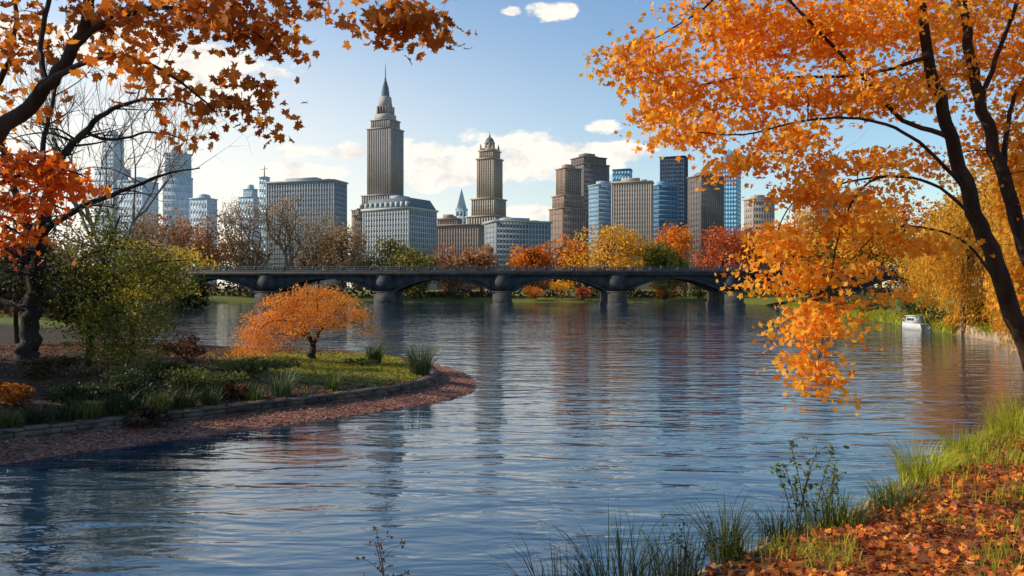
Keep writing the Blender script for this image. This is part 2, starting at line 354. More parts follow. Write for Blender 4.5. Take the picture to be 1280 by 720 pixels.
def bare(label,px,top,wpx,Y,bmat,lmat=None,dep=5,leaf=.3,nl=3,name='bare_tree',spread=.5,rscale=1.):
    x=(px-640)*Y/1000; bz=hz(x,Y); h=H-(top-360)*Y/1000-bz; t=thing(name,label,'tree',(x,Y,bz)); o=(x,Y,bz)
    tb=MB(o); R=h*.022*rscale; tb.tube(np.array([(x,Y,bz-.3),(x,Y,bz+h*.1),(x+.1,Y,bz+h*.22)]),[R*1.3,R,R*.9],8)
    bb=MB(o); tips=[]
    for k in range(4):
        a=k*1.57+rng.random(); grow(bb,tips,np.array([x,Y,bz+h*(.18+.012*k)]),nz(np.array([math.cos(a)*.55,math.sin(a)*.55,1.])),h*.26,R*.6,dep,spread)
    allv=np.concatenate(bb.v); sx=wpx*Y/1000/2/np.percentile(np.abs(allv[:,0]-x),92); sz=(h*.82)/(np.percentile(allv[:,2],97)-bz-h*.18)
    f=np.array([sx,sx,sz]); c=np.array([x,Y,bz+h*.18])
    bb.v=[(v-c)*f+c for v in bb.v]; tips=(np.array(tips)-c)*f+c
    tb.build('trunk',bmat,t,True); bb.build('branches',bmat,t,True)
    if lmat:
        cr=MB(o); pos=(tips[:,None]+rng.normal(size=(len(tips),nl,3))*leaf*2).reshape(-1,3); leaves(cr,pos,leaf,OVAL); cr.build('crown',lmat,t)
    return t
def shrub(label,px,py,wpx,hpx,Y,lmat,n=900,leaf=.1,name='shrub',cat='shrub',group=None,tpl=OVAL,depth=None):
    x=(px-640)*Y/1000; bz=hz(x,Y); w=wpx*Y/2000; h=hpx*Y/1000
    t=thing(name,label,cat,(x,Y,bz),0,group); cr=MB((x,Y,bz)); pos,lc=lobed((x,Y,bz+h*.5),(w,depth or w*.8,h*.52),12,n,.4)
    pos=pos[pos[:,2]>bz+.02]; leaves(cr,pos,leaf,tpl,(0,-.3,.5))
    st=MB((x,Y,bz))
    for q in lc: st.tube(catmull(np.array([(x+rng.normal()*w*.15,Y+rng.normal()*w*.1,bz-.05),((x+q[0])/2,(Y+q[1])/2,bz+(q[2]-bz)*.7),q]),3),np.linspace(.02,.006,7)*max(1,Y/40),4)
    st.build('stems',bark_far,t,True); cr.build('foliage',lmat,t); return t
def blades(mb,base,lean,h,w):
    n=len(base); up=np.array([0,0,1.]); side=nz(np.cross(lean,up)+rng.normal(size=(n,3))*.2)
    h=h[:,None]; p0=base; p1=base+up*h*.45+lean*h*.18; p2=base+up*h*.78+lean*h*.5; p3=base+up*h*.92+lean*h*.95
    w=np.broadcast_to(w,(n,))[:,None]
    V=np.stack([p0-side*w,p0+side*w,p1-side*w*.9,p1+side*w*.9,p2-side*w*.6,p2+side*w*.6,p3],1)
    i=np.arange(n)[:,None]*7
    mb.raw(V.reshape(-1,3),[np.concatenate([i+np.array([[0,1,3,2]]),i+np.array([[2,3,5,4]])]),i+np.array([[4,5,6]])])
def tuft(label,x,y,n,h,rad,mat,w=.012,lean=.7,name='grass_tuft',cat='grass tuft',group=None):
    z=hz(x,y); a=rng.random(n)*6.283; rr=np.sqrt(rng.random(n))*rad
    bx=x+rr*np.cos(a); by=y+rr*np.sin(a); b_=np.stack([bx,by,np.full(n,z-.03)],1)
    a2=a+rng.normal(size=n)*.6; ln=np.stack([np.cos(a2),np.sin(a2),np.zeros(n)],1)*(rng.random(n)*lean*1.2+.1)[:,None]
    m_=MB((x,y,z)); blades(m_,b_,ln,h*rng.uniform(.4,1.1,n),w); o=m_.build(name,mat); return tag(o,label,cat,group)

# --- the big orange maple on the right
bx_,by_=9.65,13.0; base=np.array([bx_,by_,hz(bx_,by_)])
limbs=[[(1358,575,13,.31),(1300,470,12.95,.25),(1258,360,12.8,.215),(1219,262,12.7,.19),(1184,155,12.6,.155),(1158,50,12.5,.125),(1138,-70,12.3,.1),(1110,-230,12,.05)],
[(1354,556,13.05,.25),(1324,440,13.2,.21),(1288,330,13.3,.19),(1253,220,13.4,.165),(1226,120,13.4,.145),(1206,20,13.4,.12),(1194,-100,13.4,.1),(1205,-280,13.2,.05)],
[(1188,170,12.6,.07),(1128,150,12.4,.056),(1066,84,12.2,.045),(1010,25,12,.038),(950,-40,11.9,.03)],
[(1162,70,12.5,.056),(1088,92,12.6,.045),(1000,97,12.8,.038),(920,98,12.9,.03),(850,110,13,.022),(800,95,13,.012)],
[(1208,240,12.7,.055),(1150,178,12.2,.042),(1085,150,11.9,.036),(1010,150,11.8,.028),(930,168,11.7,.02),(870,165,11.7,.012)],
[(1232,290,12.8,.05),(1175,235,12.3,.038),(1110,220,12.1,.032),(1070,245,12,.026),(1045,310,11.9,.02),(1035,390,11.9,.015),(1020,465,11.9,.01)],
[(1110,220,12.1,.03),(1050,230,12.3,.024),(990,255,12.4,.018),(965,310,12.4,.011)],
[(1224,130,13.4,.08),(1250,60,13.2,.06),(1278,-10,13,.05),(1330,-110,13,.03)],
[(1253,220,13.4,.08),(1262,140,13.5,.06),(1288,90,13.6,.05),(1350,40,13.8,.02)],
[(1138,0,12.4,.07),(1060,-40,12.8,.05),(960,-60,13,.04),(880,10,13.2,.03),(815,50,13.2,.015)],
[(1206,30,13.4,.08),(1170,-40,14,.06),(1100,-100,14.5,.04)],
[(1258,370,12.8,.045),(1208,305,12.6,.032),(1150,284,12.5,.024),(1100,290,12.4,.017),(1060,330,12.4,.01)],
[(1294,350,13.3,.05),(1308,280,13.6,.035),(1330,220,13.8,.02)]]
cl=[(795,72,38,36,13,.9,26),(850,105,45,36,13,1,32),(905,50,60,42,13.1,1.2,46),(872,160,45,18,12,.8,19),(818,140,24,26,12.6,.7,12),(955,118,60,34,12.6,1.2,36),(965,25,60,40,12.8,1.3,44),(1045,32,70,44,12.6,1.5,52),(1060,112,60,28,12.4,1.3,32),(1120,18,75,36,13,1.7,46),(1125,112,40,28,13.2,1.2,20),(1205,25,75,45,14,1.6,52),(1262,90,34,60,14,1.3,36),(925,198,32,16,11.9,.7,12),(985,172,40,15,12,.9,16),(1020,205,40,16,12.4,.9,10),(1012,240,44,14,12.2,.8,15),(978,290,32,22,12.3,.8,14),(952,330,16,22,12.3,.6,6),(1052,270,40,22,11.9,.8,17),(1018,345,32,26,11.9,.8,14),(1060,340,24,22,12.2,.7,8),(1004,398,26,24,11.9,.7,13),(1042,395,20,28,11.9,.7,9),(1012,446,22,20,11.8,.6,10),(1022,480,12,10,11.8,.4,4),(1090,240,34,18,12.4,.7,9),(1108,285,26,14,12.4,.6,8),(1272,195,24,50,13.9,1,22),(1230,165,26,36,14.2,1,14),(1180,95,45,45,13.8,1,18),(1150,200,34,22,13.8,.8,11),(1095,195,30,12,12.1,.6,9),(1110,365,20,9,12.2,.5,4),(1145,300,30,14,12.6,.6,7),(1000,-70,110,40,13,1.8,26),(1150,-80,120,50,13,2,30),(1290,10,60,80,14,1.6,36),(870,-20,70,30,13.2,1.2,18),(1310,150,50,90,14.2,1.4,38),(1305,270,44,60,13.8,1,34),(1300,370,34,40,13.8,.8,14),(1150,-200,140,80,13,2.2,20)]
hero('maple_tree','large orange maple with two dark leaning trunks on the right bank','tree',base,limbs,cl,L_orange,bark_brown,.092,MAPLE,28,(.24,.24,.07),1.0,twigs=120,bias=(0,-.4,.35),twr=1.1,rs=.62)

# --- rust maple reaching in from the left, trunk just outside the frame
bx_,by_=-5.7,6.0; base=np.array([bx_,by_,hz(bx_,by_)])
limbs=[[(-300,520,6,.22),(-290,380,6,.2),(-255,270,6,.18),(-280,120,6,.15),(-250,-60,6,.12),(-160,-250,6,.08)],
[(-260,290,6,.11),(-120,240,6,.09),(-30,195,6,.068),(45,122,6,.052),(95,55,5.95,.042),(118,-20,5.9,.036),(150,-130,5.8,.03),(260,-190,5.7,.02)],
[(45,122,6,.03),(80,90,5.8,.022),(150,70,5.7,.016),(215,95,5.7,.011),(270,140,5.7,.006)],
[(95,55,5.95,.03),(150,20,5.9,.022),(220,10,5.8,.016),(290,25,5.8,.012),(345,60,5.8,.006)],
[(60,110,6,.025),(50,60,6.2,.02),(62,0,6.3,.018),(90,-60,6.3,.014)],
[(150,-130,5.8,.025),(270,-90,5.7,.02),(380,-60,5.7,.016),(460,-20,5.7,.012),(520,15,5.7,.006)],
[(-120,240,6,.04),(-60,180,6.4,.03),(0,100,6.6,.025),(20,30,6.8,.02),(10,-40,6.8,.015)]]
cl=[(30,40,45,45,6.5,.6,17),(110,10,55,18,6,.6,13),(175,22,45,22,5.9,.5,12),(235,12,50,20,5.8,.5,12),(290,32,45,22,5.8,.4,11),(340,45,32,24,5.8,.4,7),(365,6,28,10,5.8,.3,4),(150,70,40,16,5.7,.4,5),(205,100,36,18,5.7,.4,7),(275,118,36,20,5.7,.3,7),(325,105,24,18,5.7,.3,4),(220,160,16,12,5.7,.3,2),(340,165,8,6,5.7,.2,1),(470,12,32,14,5.7,.3,9),(515,18,34,16,5.7,.3,11),(545,28,18,8,5.7,.2,3),(480,38,16,6,5.7,.2,2),(15,120,25,40,6.5,.5,5),(300,-40,150,20,5.8,.7,18),(60,-60,120,40,6.2,.8,18)]
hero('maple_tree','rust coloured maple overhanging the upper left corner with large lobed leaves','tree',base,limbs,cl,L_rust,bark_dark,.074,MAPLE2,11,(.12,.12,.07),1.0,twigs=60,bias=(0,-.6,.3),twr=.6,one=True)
bx_,by_=-7.2,9.0; base=np.array([bx_,by_,hz(bx_,by_)])
limbs=[[(-160,520,9,.16),(-150,400,9,.14),(-120,300,9,.11),(-90,200,9,.08),(-60,90,9,.04)],[(-130,310,9,.05),(-60,260,9,.04),(10,225,9,.025),(70,212,9,.015),(110,222,9,.006)],[(-110,290,9,.04),(-50,285,9,.03),(0,280,9,.02),(30,296,9,.007)]]
cl=[(15,205,36,22,9,.5,11),(60,212,40,18,9,.5,11),(95,222,16,10,9,.4,4),(40,242,34,10,9,.4,5),(10,252,22,12,9,.4,4),(15,290,20,10,9,.4,5),(0,310,16,8,9,.3,2),(-60,200,60,60,9,.9,16)]
hero('maple_tree','small red orange maple at the left edge, its boughs below the rust maple','tree',base,limbs,cl,L_redor,bark_dark,.085,MAPLE,22,(.17,.17,.08),1.0,twigs=14,bias=(0,-.5,.3),twr=.7)

# --- dark tree on the left bank
bx_,by_=-18.8,31.0; base=np.array([bx_,by_,hz(bx_,by_)])
limbs=[[(36,440,31,.46),(40,390,31,.4),(47,330,31,.36),(50,290,31,.33),(62,240,31,.26),(80,195,31,.2),(105,165,31,.15),(150,132,31,.1),(212,124,31,.06),(262,140,31,.025)],
[(48,320,31,.22),(25,260,31,.17),(5,190,30.5,.12),(-20,110,30,.06)],[(46,335,31,.2),(10,310,31,.14),(-50,290,31,.08)],
[(52,290,31,.2),(95,262,30,.14),(150,240,30,.1),(205,218,30,.06),(250,210,30,.03)],
[(62,240,31,.16),(55,180,31,.12),(70,110,31,.08),(90,50,31,.04)],[(42,385,31,.2),(0,375,31.5,.14),(-60,330,32,.07)],
[(44,360,31,.16),(80,335,30.5,.11),(120,315,30,.07),(160,310,30,.04)],[(105,165,31,.09),(140,175,31.5,.07),(190,165,32,.05),(235,175,32,.03)]]
cl=[(12,325,50,34,32.5,1.6,22),(70,360,40,22,32.5,1.4,12),(10,250,50,30,31,2,8)]
hero('shade_tree','tall dark bare limbed tree with thick black trunk on the left bank','tree',base,limbs,cl,L_darkgreen,bark_dark,.17,OVAL,26,(.5,.5,.3),1.0,twigs=280,twr=2.2,rs=.8)
bx_,by_=-15.9,30.0; base=np.array([bx_,by_,hz(bx_,by_)])
limbs=[[(112,440,30,.13),(114,390,30,.11),(124,340,30,.09),(138,300,30,.06),(150,270,30,.03)],[(114,390,30,.07),(140,350,29.5,.05),(185,330,29,.04),(235,325,29,.015)],[(116,375,30,.06),(95,340,30,.04),(80,305,30,.02)],[(113,400,30,.06),(150,390,29.5,.04),(190,395,29,.02)]]
cl=[(140,312,50,38,30,1.8,70),(188,330,46,22,29,1.3,48),(122,385,44,42,29.5,1.6,62),(174,392,48,36,29,1.3,64),(152,432,54,20,28.5,1.2,42),(92,330,30,26,30,1.3,20),(212,346,34,14,29,.8,16),(130,272,34,18,30,1.3,16)]
hero('weeping_tree','yellow green drooping tree beside the black trunk on the left bank','tree',base,limbs,cl,L_ygreen,bark_dark,.115,OVAL,38,(.38,.36,.36),1.0,twigs=40,twr=1.2,droop=.7)
bx_,by_=-15.6,33.0; base=np.array([bx_,by_,hz(bx_,by_)])
limbs=[[(165,430,33,.1),(170,380,33,.08),(185,340,33,.06),(210,318,33,.03)],[(172,370,33,.05),(205,345,33,.035),(245,325,33,.012)]]
hero('sapling','slender sapling with bright yellow leaves behind the yellow green tree','tree',base,limbs,[(215,316,36,12,33,.8,18),(242,327,28,9,33,.6,13),(195,345,40,12,33,.8,16),(175,362,36,14,33,.8,12),(228,358,22,7,33,.5,6),(150,300,30,14,33,.8,10)],L_yellow,bark_dark,.14,OVAL,24,(.36,.35,.12),1,twigs=6)
# --- small fiery maple on the lawn
bx_,by_=-9.0,36.0; base=np.array([bx_,by_,hz(bx_,by_)])
limbs=[[(391,440,36,.14),(390,430,36,.115),(384,416,36,.09),(376,398,36,.065),(368,378,36,.03)],[(390,432,36,.09),(402,412,36,.07),(415,393,36,.045),(430,380,36,.02)],[(384,416,36,.07),(360,402,35.5,.05),(338,402,35.2,.03),(318,418,35,.012)],[(402,412,36,.055),(398,390,35.5,.04),(396,368,35.3,.02)],[(390,426,36,.055),(370,415,35,.04),(345,418,34.6,.02)],[(404,410,36,.045),(430,402,35.5,.032),(452,406,35.3,.012)]]
cl=[(392,361,34,8,36,1.2,50),(362,372,32,10,35.6,1.1,56),(420,374,30,10,36,1.1,50),(336,392,26,11,35.3,.9,48),(318,412,20,14,35.2,.8,44),(306,434,12,8,35.2,.5,18),(446,390,18,10,35.6,.7,30),(388,384,52,10,35.2,1.3,64),(354,404,36,10,34.8,.9,46),(416,397,36,9,35,.9,38),(332,424,22,10,35,.7,34),(365,416,20,7,34.8,.6,13),(460,406,11,8,35.5,.4,12),(380,398,50,7,35,1,20)]
hero('japanese_maple','small fiery orange spreading maple on the lawn at the point','tree',base,limbs,cl,L_jap,bark_dark,.098,SLIM,32,(.31,.28,.10),1.0,twigs=0,droop=.7,twr=1.0,bias=(0,-.3,.5),tdir=(0,0,-.6))

# --- trees beyond and around
bare('pale grey bare tree with fine twigs behind the black trunk',140,98,190,62,bark_grey,None,5,rscale=.7,spread=.45)
FT=[('russet brown tree at left end of the bridge',205,258,105,205,L_far_rust),('reddish brown tree right of the leftmost russet tree',258,260,108,238,L_far_rust),
('short ochre tree between tan round tree and olive tree',428,276,84,236,L_far_tan),('dull brown tree below the grey slab block',398,278,76,246,L_far_brown),('brown tree rising at the left corner of grey slab',300,280,84,250,L_far_brown),
('olive tree under the grey building with mansard roof',484,288,96,232,L_far_olive),('low dark green tree right of the olive tree',522,310,56,228,L_far_olive),
('low russet tree at centre left above the bridge',562,304,76,240,L_far_rust),('small red brown tree against the brown block',602,303,54,244,L_far_rust),
('narrow red orange tree left of the golden crown',660,302,60,240,L_far_or),('orange tree touching the golden crown on its left',700,290,88,238,L_far_or),
('wide golden yellow tree behind the bridge, largest crown there',758,276,146,230,L_gold),('green and olive tree right of the golden tree',830,303,76,229,L_far_green),
('orange crown rising behind the green olive tree',838,278,84,262,L_far_or),('broad deep red tree behind the right of the bridge',904,268,134,230,L_far_red),
('orange red tree right of the deep red tree',972,275,118,226,L_far_or),('ochre tree behind the drooping maple boughs',1028,252,118,224,L_gold),
('olive tree above the right end of bridge',1080,252,118,214,L_far_olive),('rusty tree above the far right shore',1132,235,120,208,L_far_or)]
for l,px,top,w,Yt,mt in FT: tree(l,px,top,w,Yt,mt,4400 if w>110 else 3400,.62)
bare('brown twiggy bare tree left of the tan round tree',314,257,74,232,bark_tan,L_far_brown,4,.36,9)
bare('rounded tan bare tree in front of grey slab block',368,255,92,226,bark_tan,L_far_tan,4,.38,9)
bare('thin bare tree among russet trees near the bridge end',170,268,70,150,bark_tan,L_far_brown,4,.25,4)
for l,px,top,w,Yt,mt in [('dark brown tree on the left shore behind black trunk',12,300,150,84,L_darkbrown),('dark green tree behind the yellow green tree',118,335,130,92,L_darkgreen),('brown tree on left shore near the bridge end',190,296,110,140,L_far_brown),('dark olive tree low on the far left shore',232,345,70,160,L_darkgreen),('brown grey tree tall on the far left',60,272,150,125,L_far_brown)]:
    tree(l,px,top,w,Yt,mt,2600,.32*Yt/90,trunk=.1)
for l,px,top,w,Yt in [('broad dark unseen tree added left of the view to shade the bank',-330,90,330,28),('dark spreading unseen tree added at far left to shade the bank',-420,60,360,21)]:
    tree(l,px,top,w,Yt,L_darkgreen,3600,.42,name='shade_tree',trunk=.25,bmat=bark_dark)  # both trees added out of view to cast shade on the left bank
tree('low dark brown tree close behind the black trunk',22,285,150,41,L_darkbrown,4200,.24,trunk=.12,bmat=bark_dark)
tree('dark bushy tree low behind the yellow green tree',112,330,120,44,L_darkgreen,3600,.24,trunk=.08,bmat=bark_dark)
for l,px,top,w,Yt,mt,wp in [('golden weeping tree over the right shore wall',1206,245,128,66,L_will,5.5),('tall orange gold weeping tree at the right edge',1292,120,150,58,L_will,7.0),('pale yellow weeping tree behind the stone embankment',1168,270,104,92,L_will,6.0),('golden weeping tree leaning over the water at the right edge',1300,225,130,47,L_will,4.8)]:
    tree(l,px,top,w,Yt,mt,12000,.30,tpl=SLIM,weep=wp,name='weeping_tree',trunk=.3)
tree('golden round tree rising behind the leaning trunks',1230,185,134,84,L_gold,4800,.32,trunk=.2)
tree('orange gold tree behind the right end of the bridge',1100,245,104,204,L_gold,3800,.55)
tree('green gold tree low beyond the right shore boat',1062,325,84,206,L_far_green,2400,.5)
for l,px,py,w,h,Yt,mt in [('olive green shrub by the right shore beside the boat',1082,0,66,30,104,L_hedge),('dark shrub under the right bridge end',1030,0,70,30,150,L_darkgreen),('low yellow green shrub left of the olive green shrub',1045,0,44,20,118,L_hedge),('round green shrub above the stone embankment',1228,0,50,42,66,L_hedge),('green shrub behind the white boat',1150,0,60,34,86,L_far_green),('orange shrub on top of the embankment at right edge',1268,0,70,70,58,L_far_or),('golden shrub spilling over the stone embankment',1200,0,54,40,68,L_will),('yellow green shrub left of the golden embankment shrub',1176,0,44,26,76,L_hedge)]:
    shrub(l,px,py,w,h,Yt,mt,1700,.0028*Yt)
for l,px,w,h,Yt,mt in [('orange shrub seen through the middle arch, on the left',668,34,22,230,L_far_or),('yellow shrub seen through the arch right of centre',700,44,26,232,L_gold),('red shrub low behind the arch right of centre',728,30,16,228,L_far_red),('yellow green shrub by the fourth pier',752,28,18,230,L_hedge),('orange shrub in the arch before the last pier',830,44,22,229,L_far_or),('green shrub left of the last pier',875,40,18,230,L_far_green),('dark shrub seen through the second arch, left half',520,50,26,229,L_darkgreen),('brown shrub seen through the second arch, right half',572,46,24,230,L_darkbrown)]:
    shrub(l,px,0,w,h,Yt,mt,700,.45)
mb=MB(); n=9000; x=rng.uniform(-150,130,n); y=236+rng.random(n)*10; top=3.5+2.5*np.sin(x*.11)+1.5*np.sin(x*.37+1); z=hgt(x,y)+rng.random(n)*np.maximum(1.5,top)
leaves(mb,np.stack([x,y,z],1),.75,CLUMP)
tag(mb.build('undergrowth',L_darkbrown),'dark undergrowth massed along the far shore beyond the bridge','undergrowth',kind='stuff')
mb=MB(); n=5000; y=rng.uniform(75,215,n); x=np.interp(y,[75,105,140,180,215],[-42,-58,-77,-85,-80])-rng.random(n)*7; z=hgt(x,y)+rng.random(n)*(2.2+1.2*np.sin(y*.2))
leaves(mb,np.stack([x,y,z],1),.45,CLUMP)
tag(mb.build('undergrowth',L_darkbrown),'dark undergrowth along the left shore in front of the bridge end','undergrowth',kind='stuff')

# ------------------------------------------------------------------ left bank: wall, tufts, shrubs, litter
sel=[]
for i in range(len(LK)):
    a=LK[i]; 
    if a[0]<-1 and 13.2<a[1]<42.5 and a[0]>-15.6: sel.append(i)
pl=LK[sel]; tg=nz(np.gradient(pl,axis=0)); nrm=np.stack([-tg[:,1],tg[:,0]],1)
if sdist(np.array([pl[5,0]+nrm[5,0]]),np.array([pl[5,1]+nrm[5,1]]))[0]<0: nrm=-nrm
def offs(d): return pl+nrm*d
stone_m=solid('wall_stone',(.04,.033,.027),(.11,.09,.075),2.2,.9,.8,7); coping_m=solid('coping_stone',(.06,.05,.04),(.17,.14,.11),1.6,.92,.8,9)
w0=thing('stone_retaining_wall','low curved stone edging wall round the planted point','wall',(offs(1.4)[len(pl)//2][0],offs(1.4)[len(pl)//2][1],0))
def sweep(d0,d1,z0,z1,jit=0):
    m_=MB(w0.location); a,b_=offs(d0),offs(d1); n=len(a); V=[]
    for i in range(n):
        j=random.uniform(-jit,jit)
        V+=[(*a[i],z0),(*a[i],z1+j),(*b_[i],z1+j),(*b_[i],z0)]
    i=np.arange(n-1)[:,None]*4
    m_.raw(V,[np.concatenate([i+np.array([[k,(k+1)%4,4+(k+1)%4,4+k]]) for k in range(4)]),[(0,1,2,3),(4*n-1,4*n-2,4*n-3,4*n-4)]]); return m_
sweep(WD,WD+.28,.05,.42).build('wall_face',stone_m,w0)
cp=MB(w0.location)
cum=np.concatenate([[0],np.cumsum(np.linalg.norm(np.diff(pl,axis=0),axis=1))])
for row,(zb,zt,d0,d1,lo,hi) in enumerate([(.10,.27,WD-.12,WD+.2,.35,.9),(.275,.42,WD-.08,WD+.25,.3,.8),(.425,.49,WD-.12,WD+.32,.45,1.0)]):
    s=random.uniform(0,.3)
    while s<cum[-1]-1.1:
        L=random.uniform(lo,hi); t0,t1=s+.014,s+L-.014; jz=random.uniform(-.025,.012); jd=random.uniform(-.035,.035); a,b_=offs(d0+jd),offs(d1); V=[]
        for t in (t0,t1):
            p0=[np.interp(t,cum,a[:,k]) for k in (0,1)]; p1=[np.interp(t,cum,b_[:,k]) for k in (0,1)]
            V+=[(*p0,zb),(*p0,zt+jz),(*p1,zt+jz),(*p1,zb)]
        cp.raw(V,[[(0,1,5,4),(1,2,6,5),(2,3,7,6),(3,0,4,7),(3,2,1,0),(4,5,6,7)]]); s+=L
cp.build('stone_courses',coping_m,w0)
def inland(px,d):
    ys=np.arange(14,46,.1); xs=(px-640)*ys/1000; dd=sdist(xs,ys); k=int(np.argmax(dd>d)); return xs[k],ys[k]
ords=['first','second','third','fourth','fifth','sixth','seventh','eighth','ninth','tenth']
for i,(px,h_) in enumerate([(8,.5),(48,.55),(85,.5),(110,.6),(148,.75),(175,.5),(200,.7),(232,.75),(262,.65),(318,.5)]):
    x,y=inland(px,WD+.55); tuft('dark grass tuft behind the left edging wall, %s from the left'%ords[i],x,y,150,h_,.28,G_dark if i%3 else G_mid,.012,.8)
for l,px,dd,n,h_,rad,mt,ln in [('spiky blue green plant on the lawn above the wall',352,WD+.8,190,.95,.3,G_blue,1.0),('low grass tuft by the wall between the spiky plants',415,WD+.7,90,.6,.2,G_mid,.8),('small dry tuft on dark soil left of blue green plant',300,WD+1.4,90,.6,.25,G_mid,.8)]:
    x,y=inland(px,dd); tuft(l,x,y,n,h_,rad,mt,.016,ln,'spiky_plant','plant')
tuft('spiky upright plant at the tip of the point',-3.72,32.4,260,1.35,.38,G_blue,.017,.75,'spiky_plant','plant')
tuft('small spiky yellow green plant left of the tip',-6.2,36.2,180,1.1,.3,G_mid,.017,.7,'spiky_plant','plant')
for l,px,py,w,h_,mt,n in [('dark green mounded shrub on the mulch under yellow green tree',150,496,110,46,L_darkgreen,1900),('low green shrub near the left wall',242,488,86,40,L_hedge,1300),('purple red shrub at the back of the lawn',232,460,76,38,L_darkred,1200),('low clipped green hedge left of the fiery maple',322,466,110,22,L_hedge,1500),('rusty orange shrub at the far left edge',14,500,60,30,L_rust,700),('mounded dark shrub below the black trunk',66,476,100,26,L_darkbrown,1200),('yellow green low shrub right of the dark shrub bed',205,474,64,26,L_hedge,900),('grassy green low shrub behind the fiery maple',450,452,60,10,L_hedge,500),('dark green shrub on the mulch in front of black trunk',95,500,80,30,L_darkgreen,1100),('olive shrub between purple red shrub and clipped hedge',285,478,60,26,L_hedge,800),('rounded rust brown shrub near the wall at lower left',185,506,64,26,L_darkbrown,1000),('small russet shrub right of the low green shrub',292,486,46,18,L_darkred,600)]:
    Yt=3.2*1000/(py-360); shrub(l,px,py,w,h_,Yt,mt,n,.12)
def scatter(n,x0,x1,y0,y1,cond):
    x=rng.uniform(x0,x1,n); y=rng.uniform(y0,y1,n); d=sdist(x,y); k=cond(x,y,d); x,y,d=x[k],y[k],d[k]; return np.stack([x,y,hgt(x,y,d)],1)
mb=MB(); q=scatter(80000,-18,-1,13,44,lambda x,y,d:(d>.0)&(d<WD-.1)); q[:,2]+=.02; leaves(mb,q,.078,MAPLE,(0,0,2),.45)
tag(mb.build('fallen_leaves',L_litter2),'pinkish brown fallen leaves covering the strip below the edging wall','fallen leaves',kind='stuff')
mb=MB(); q=scatter(22000,-24,-2,16,46,lambda x,y,d:(d>WD-.1)&(rng.random(len(x))<np.where(d<WD+.35,.5,.75))); d_=sdist(q[:,0],q[:,1]); q[:,2]=np.where(d_<WD+.35,.505,q[:,2]+.03); leaves(mb,q,.10,MAPLE,(0,0,1.6),.5)
tag(mb.build('fallen_leaves',L_litter3),'scattered dark fallen leaves on the mulch of the left bank','fallen leaves',kind='stuff')
mb=MB(); q=scatter(60000,-17,-2,22,46,lambda x,y,d:(d>WD+.4)&(rng.random(len(x))<1.3*np.exp(-(((x+6.3)/4.2)**2+((y-35.5)/5)**2))))
a=rng.random(len(q))*6.28; blades(mb,q,np.stack([np.cos(a),np.sin(a),a*0],1)*.5,rng.uniform(.04,.11,len(q)),.014)
tag(mb.build('grass',G_bright),'short sunlit lawn grass around the fiery maple','grass',kind='stuff')

# ------------------------------------------------------------------ right bank
pat=lambda x,y: .5+.5*np.sin(1.7*x+1.3*np.sin(1.1*y))*np.sin(1.4*y+1.1*np.sin(1.9*x))
mb=MB(); q=scatter(56000,1,16,4,26,lambda x,y,d:(d>.45)&(rng.random(len(x))<sst(.4,1.7,d)*(.4+.6*sst(.15,.5,pat(x,y))))); q[:,2]+=.012+.05*rng.random(len(q)); leaves(mb,q,.078,MAPLE2,(0,0,1.1),.7)
tag(mb.build('fallen_leaves',L_litter),'orange and brown fallen leaves carpeting the right bank','fallen leaves',kind='stuff')
mb=MB(); q=scatter(120000,1,20,8,30,lambda x,y,d:(d>.35)&(d<4)&(rng.random(len(x))<np.where(d<2.6,sst(12,15.5,y)*.8*(1-sst(1.3,2.6,d))*(.35+.65*(np.sin(x*2.1+np.sin(y*1.7))>-.3)),0)+.5*(1-sst(.2,.45,pat(x,y)))*sst(.4,1,d)))
a=rng.random(len(q))*6.28; blades(mb,q,np.stack([np.cos(a),np.sin(a),a*0],1)*rng.uniform(.2,.9,len(q))[:,None],rng.uniform(.08,.32,len(q)),.007)
tag(mb.build('grass',G_bright),'sunlit yellow green grass along the near right bank edge','grass',kind='stuff')
mb=MB(); q=scatter(160000,28,62,40,160,lambda x,y,d:(d>.2)&(d<2.2)); a=rng.random(len(q))*6.28; blades(mb,q,np.stack([np.cos(a),np.sin(a),a*0],1)*.6,rng.uniform(.4,1.1,len(q)),.05)
tag(mb.build('grass',G_bright),'tall yellow green grass fringing the far right shore','grass',kind='stuff')
for l,x,y,n,h_,rad,mt,ln in [('bright arching grass tuft at the middle of the right bank edge',7.4,14.4,340,.75,.4,G_bright,1.0),('bright grass tuft below the leaning trunks at right edge',11.6,18.6,300,.85,.5,G_bright,.9),('fine bright tuft between the two bright right tufts',9.5,16.8,240,.65,.4,G_bright,.9),('tall bright tuft at the far end of the right bank edge',13.0,20.4,260,.9,.5,G_bright,.9),('dark green tuft leaning over the water at lower right',2.75,10.25,170,.85,.2,G_mid,.9),('broad dark tuft at the bottom edge, centre right',1.25,8.9,260,1.0,.45,G_dark,.9),('thin dark tuft left of the broad bottom edge tuft',.55,8.6,140,.9,.3,G_dark,.9),('dark tuft at the bottom between broad tuft and leaning tuft',2.0,9.7,120,.7,.25,G_dark,1.0),('dark grass tuft on leaves beside the tan bank edge',4.7,11.6,260,.55,.4,G_mid,1.0),('low dark tuft left of the tan bank edge',3.7,10.9,180,.5,.35,G_dark,.9),('short mixed tuft on the leaf carpet',6.1,12.6,200,.45,.4,G_mid,1.0)]:
    tuft(l,x,y,n,h_,rad,mt,.007,ln)
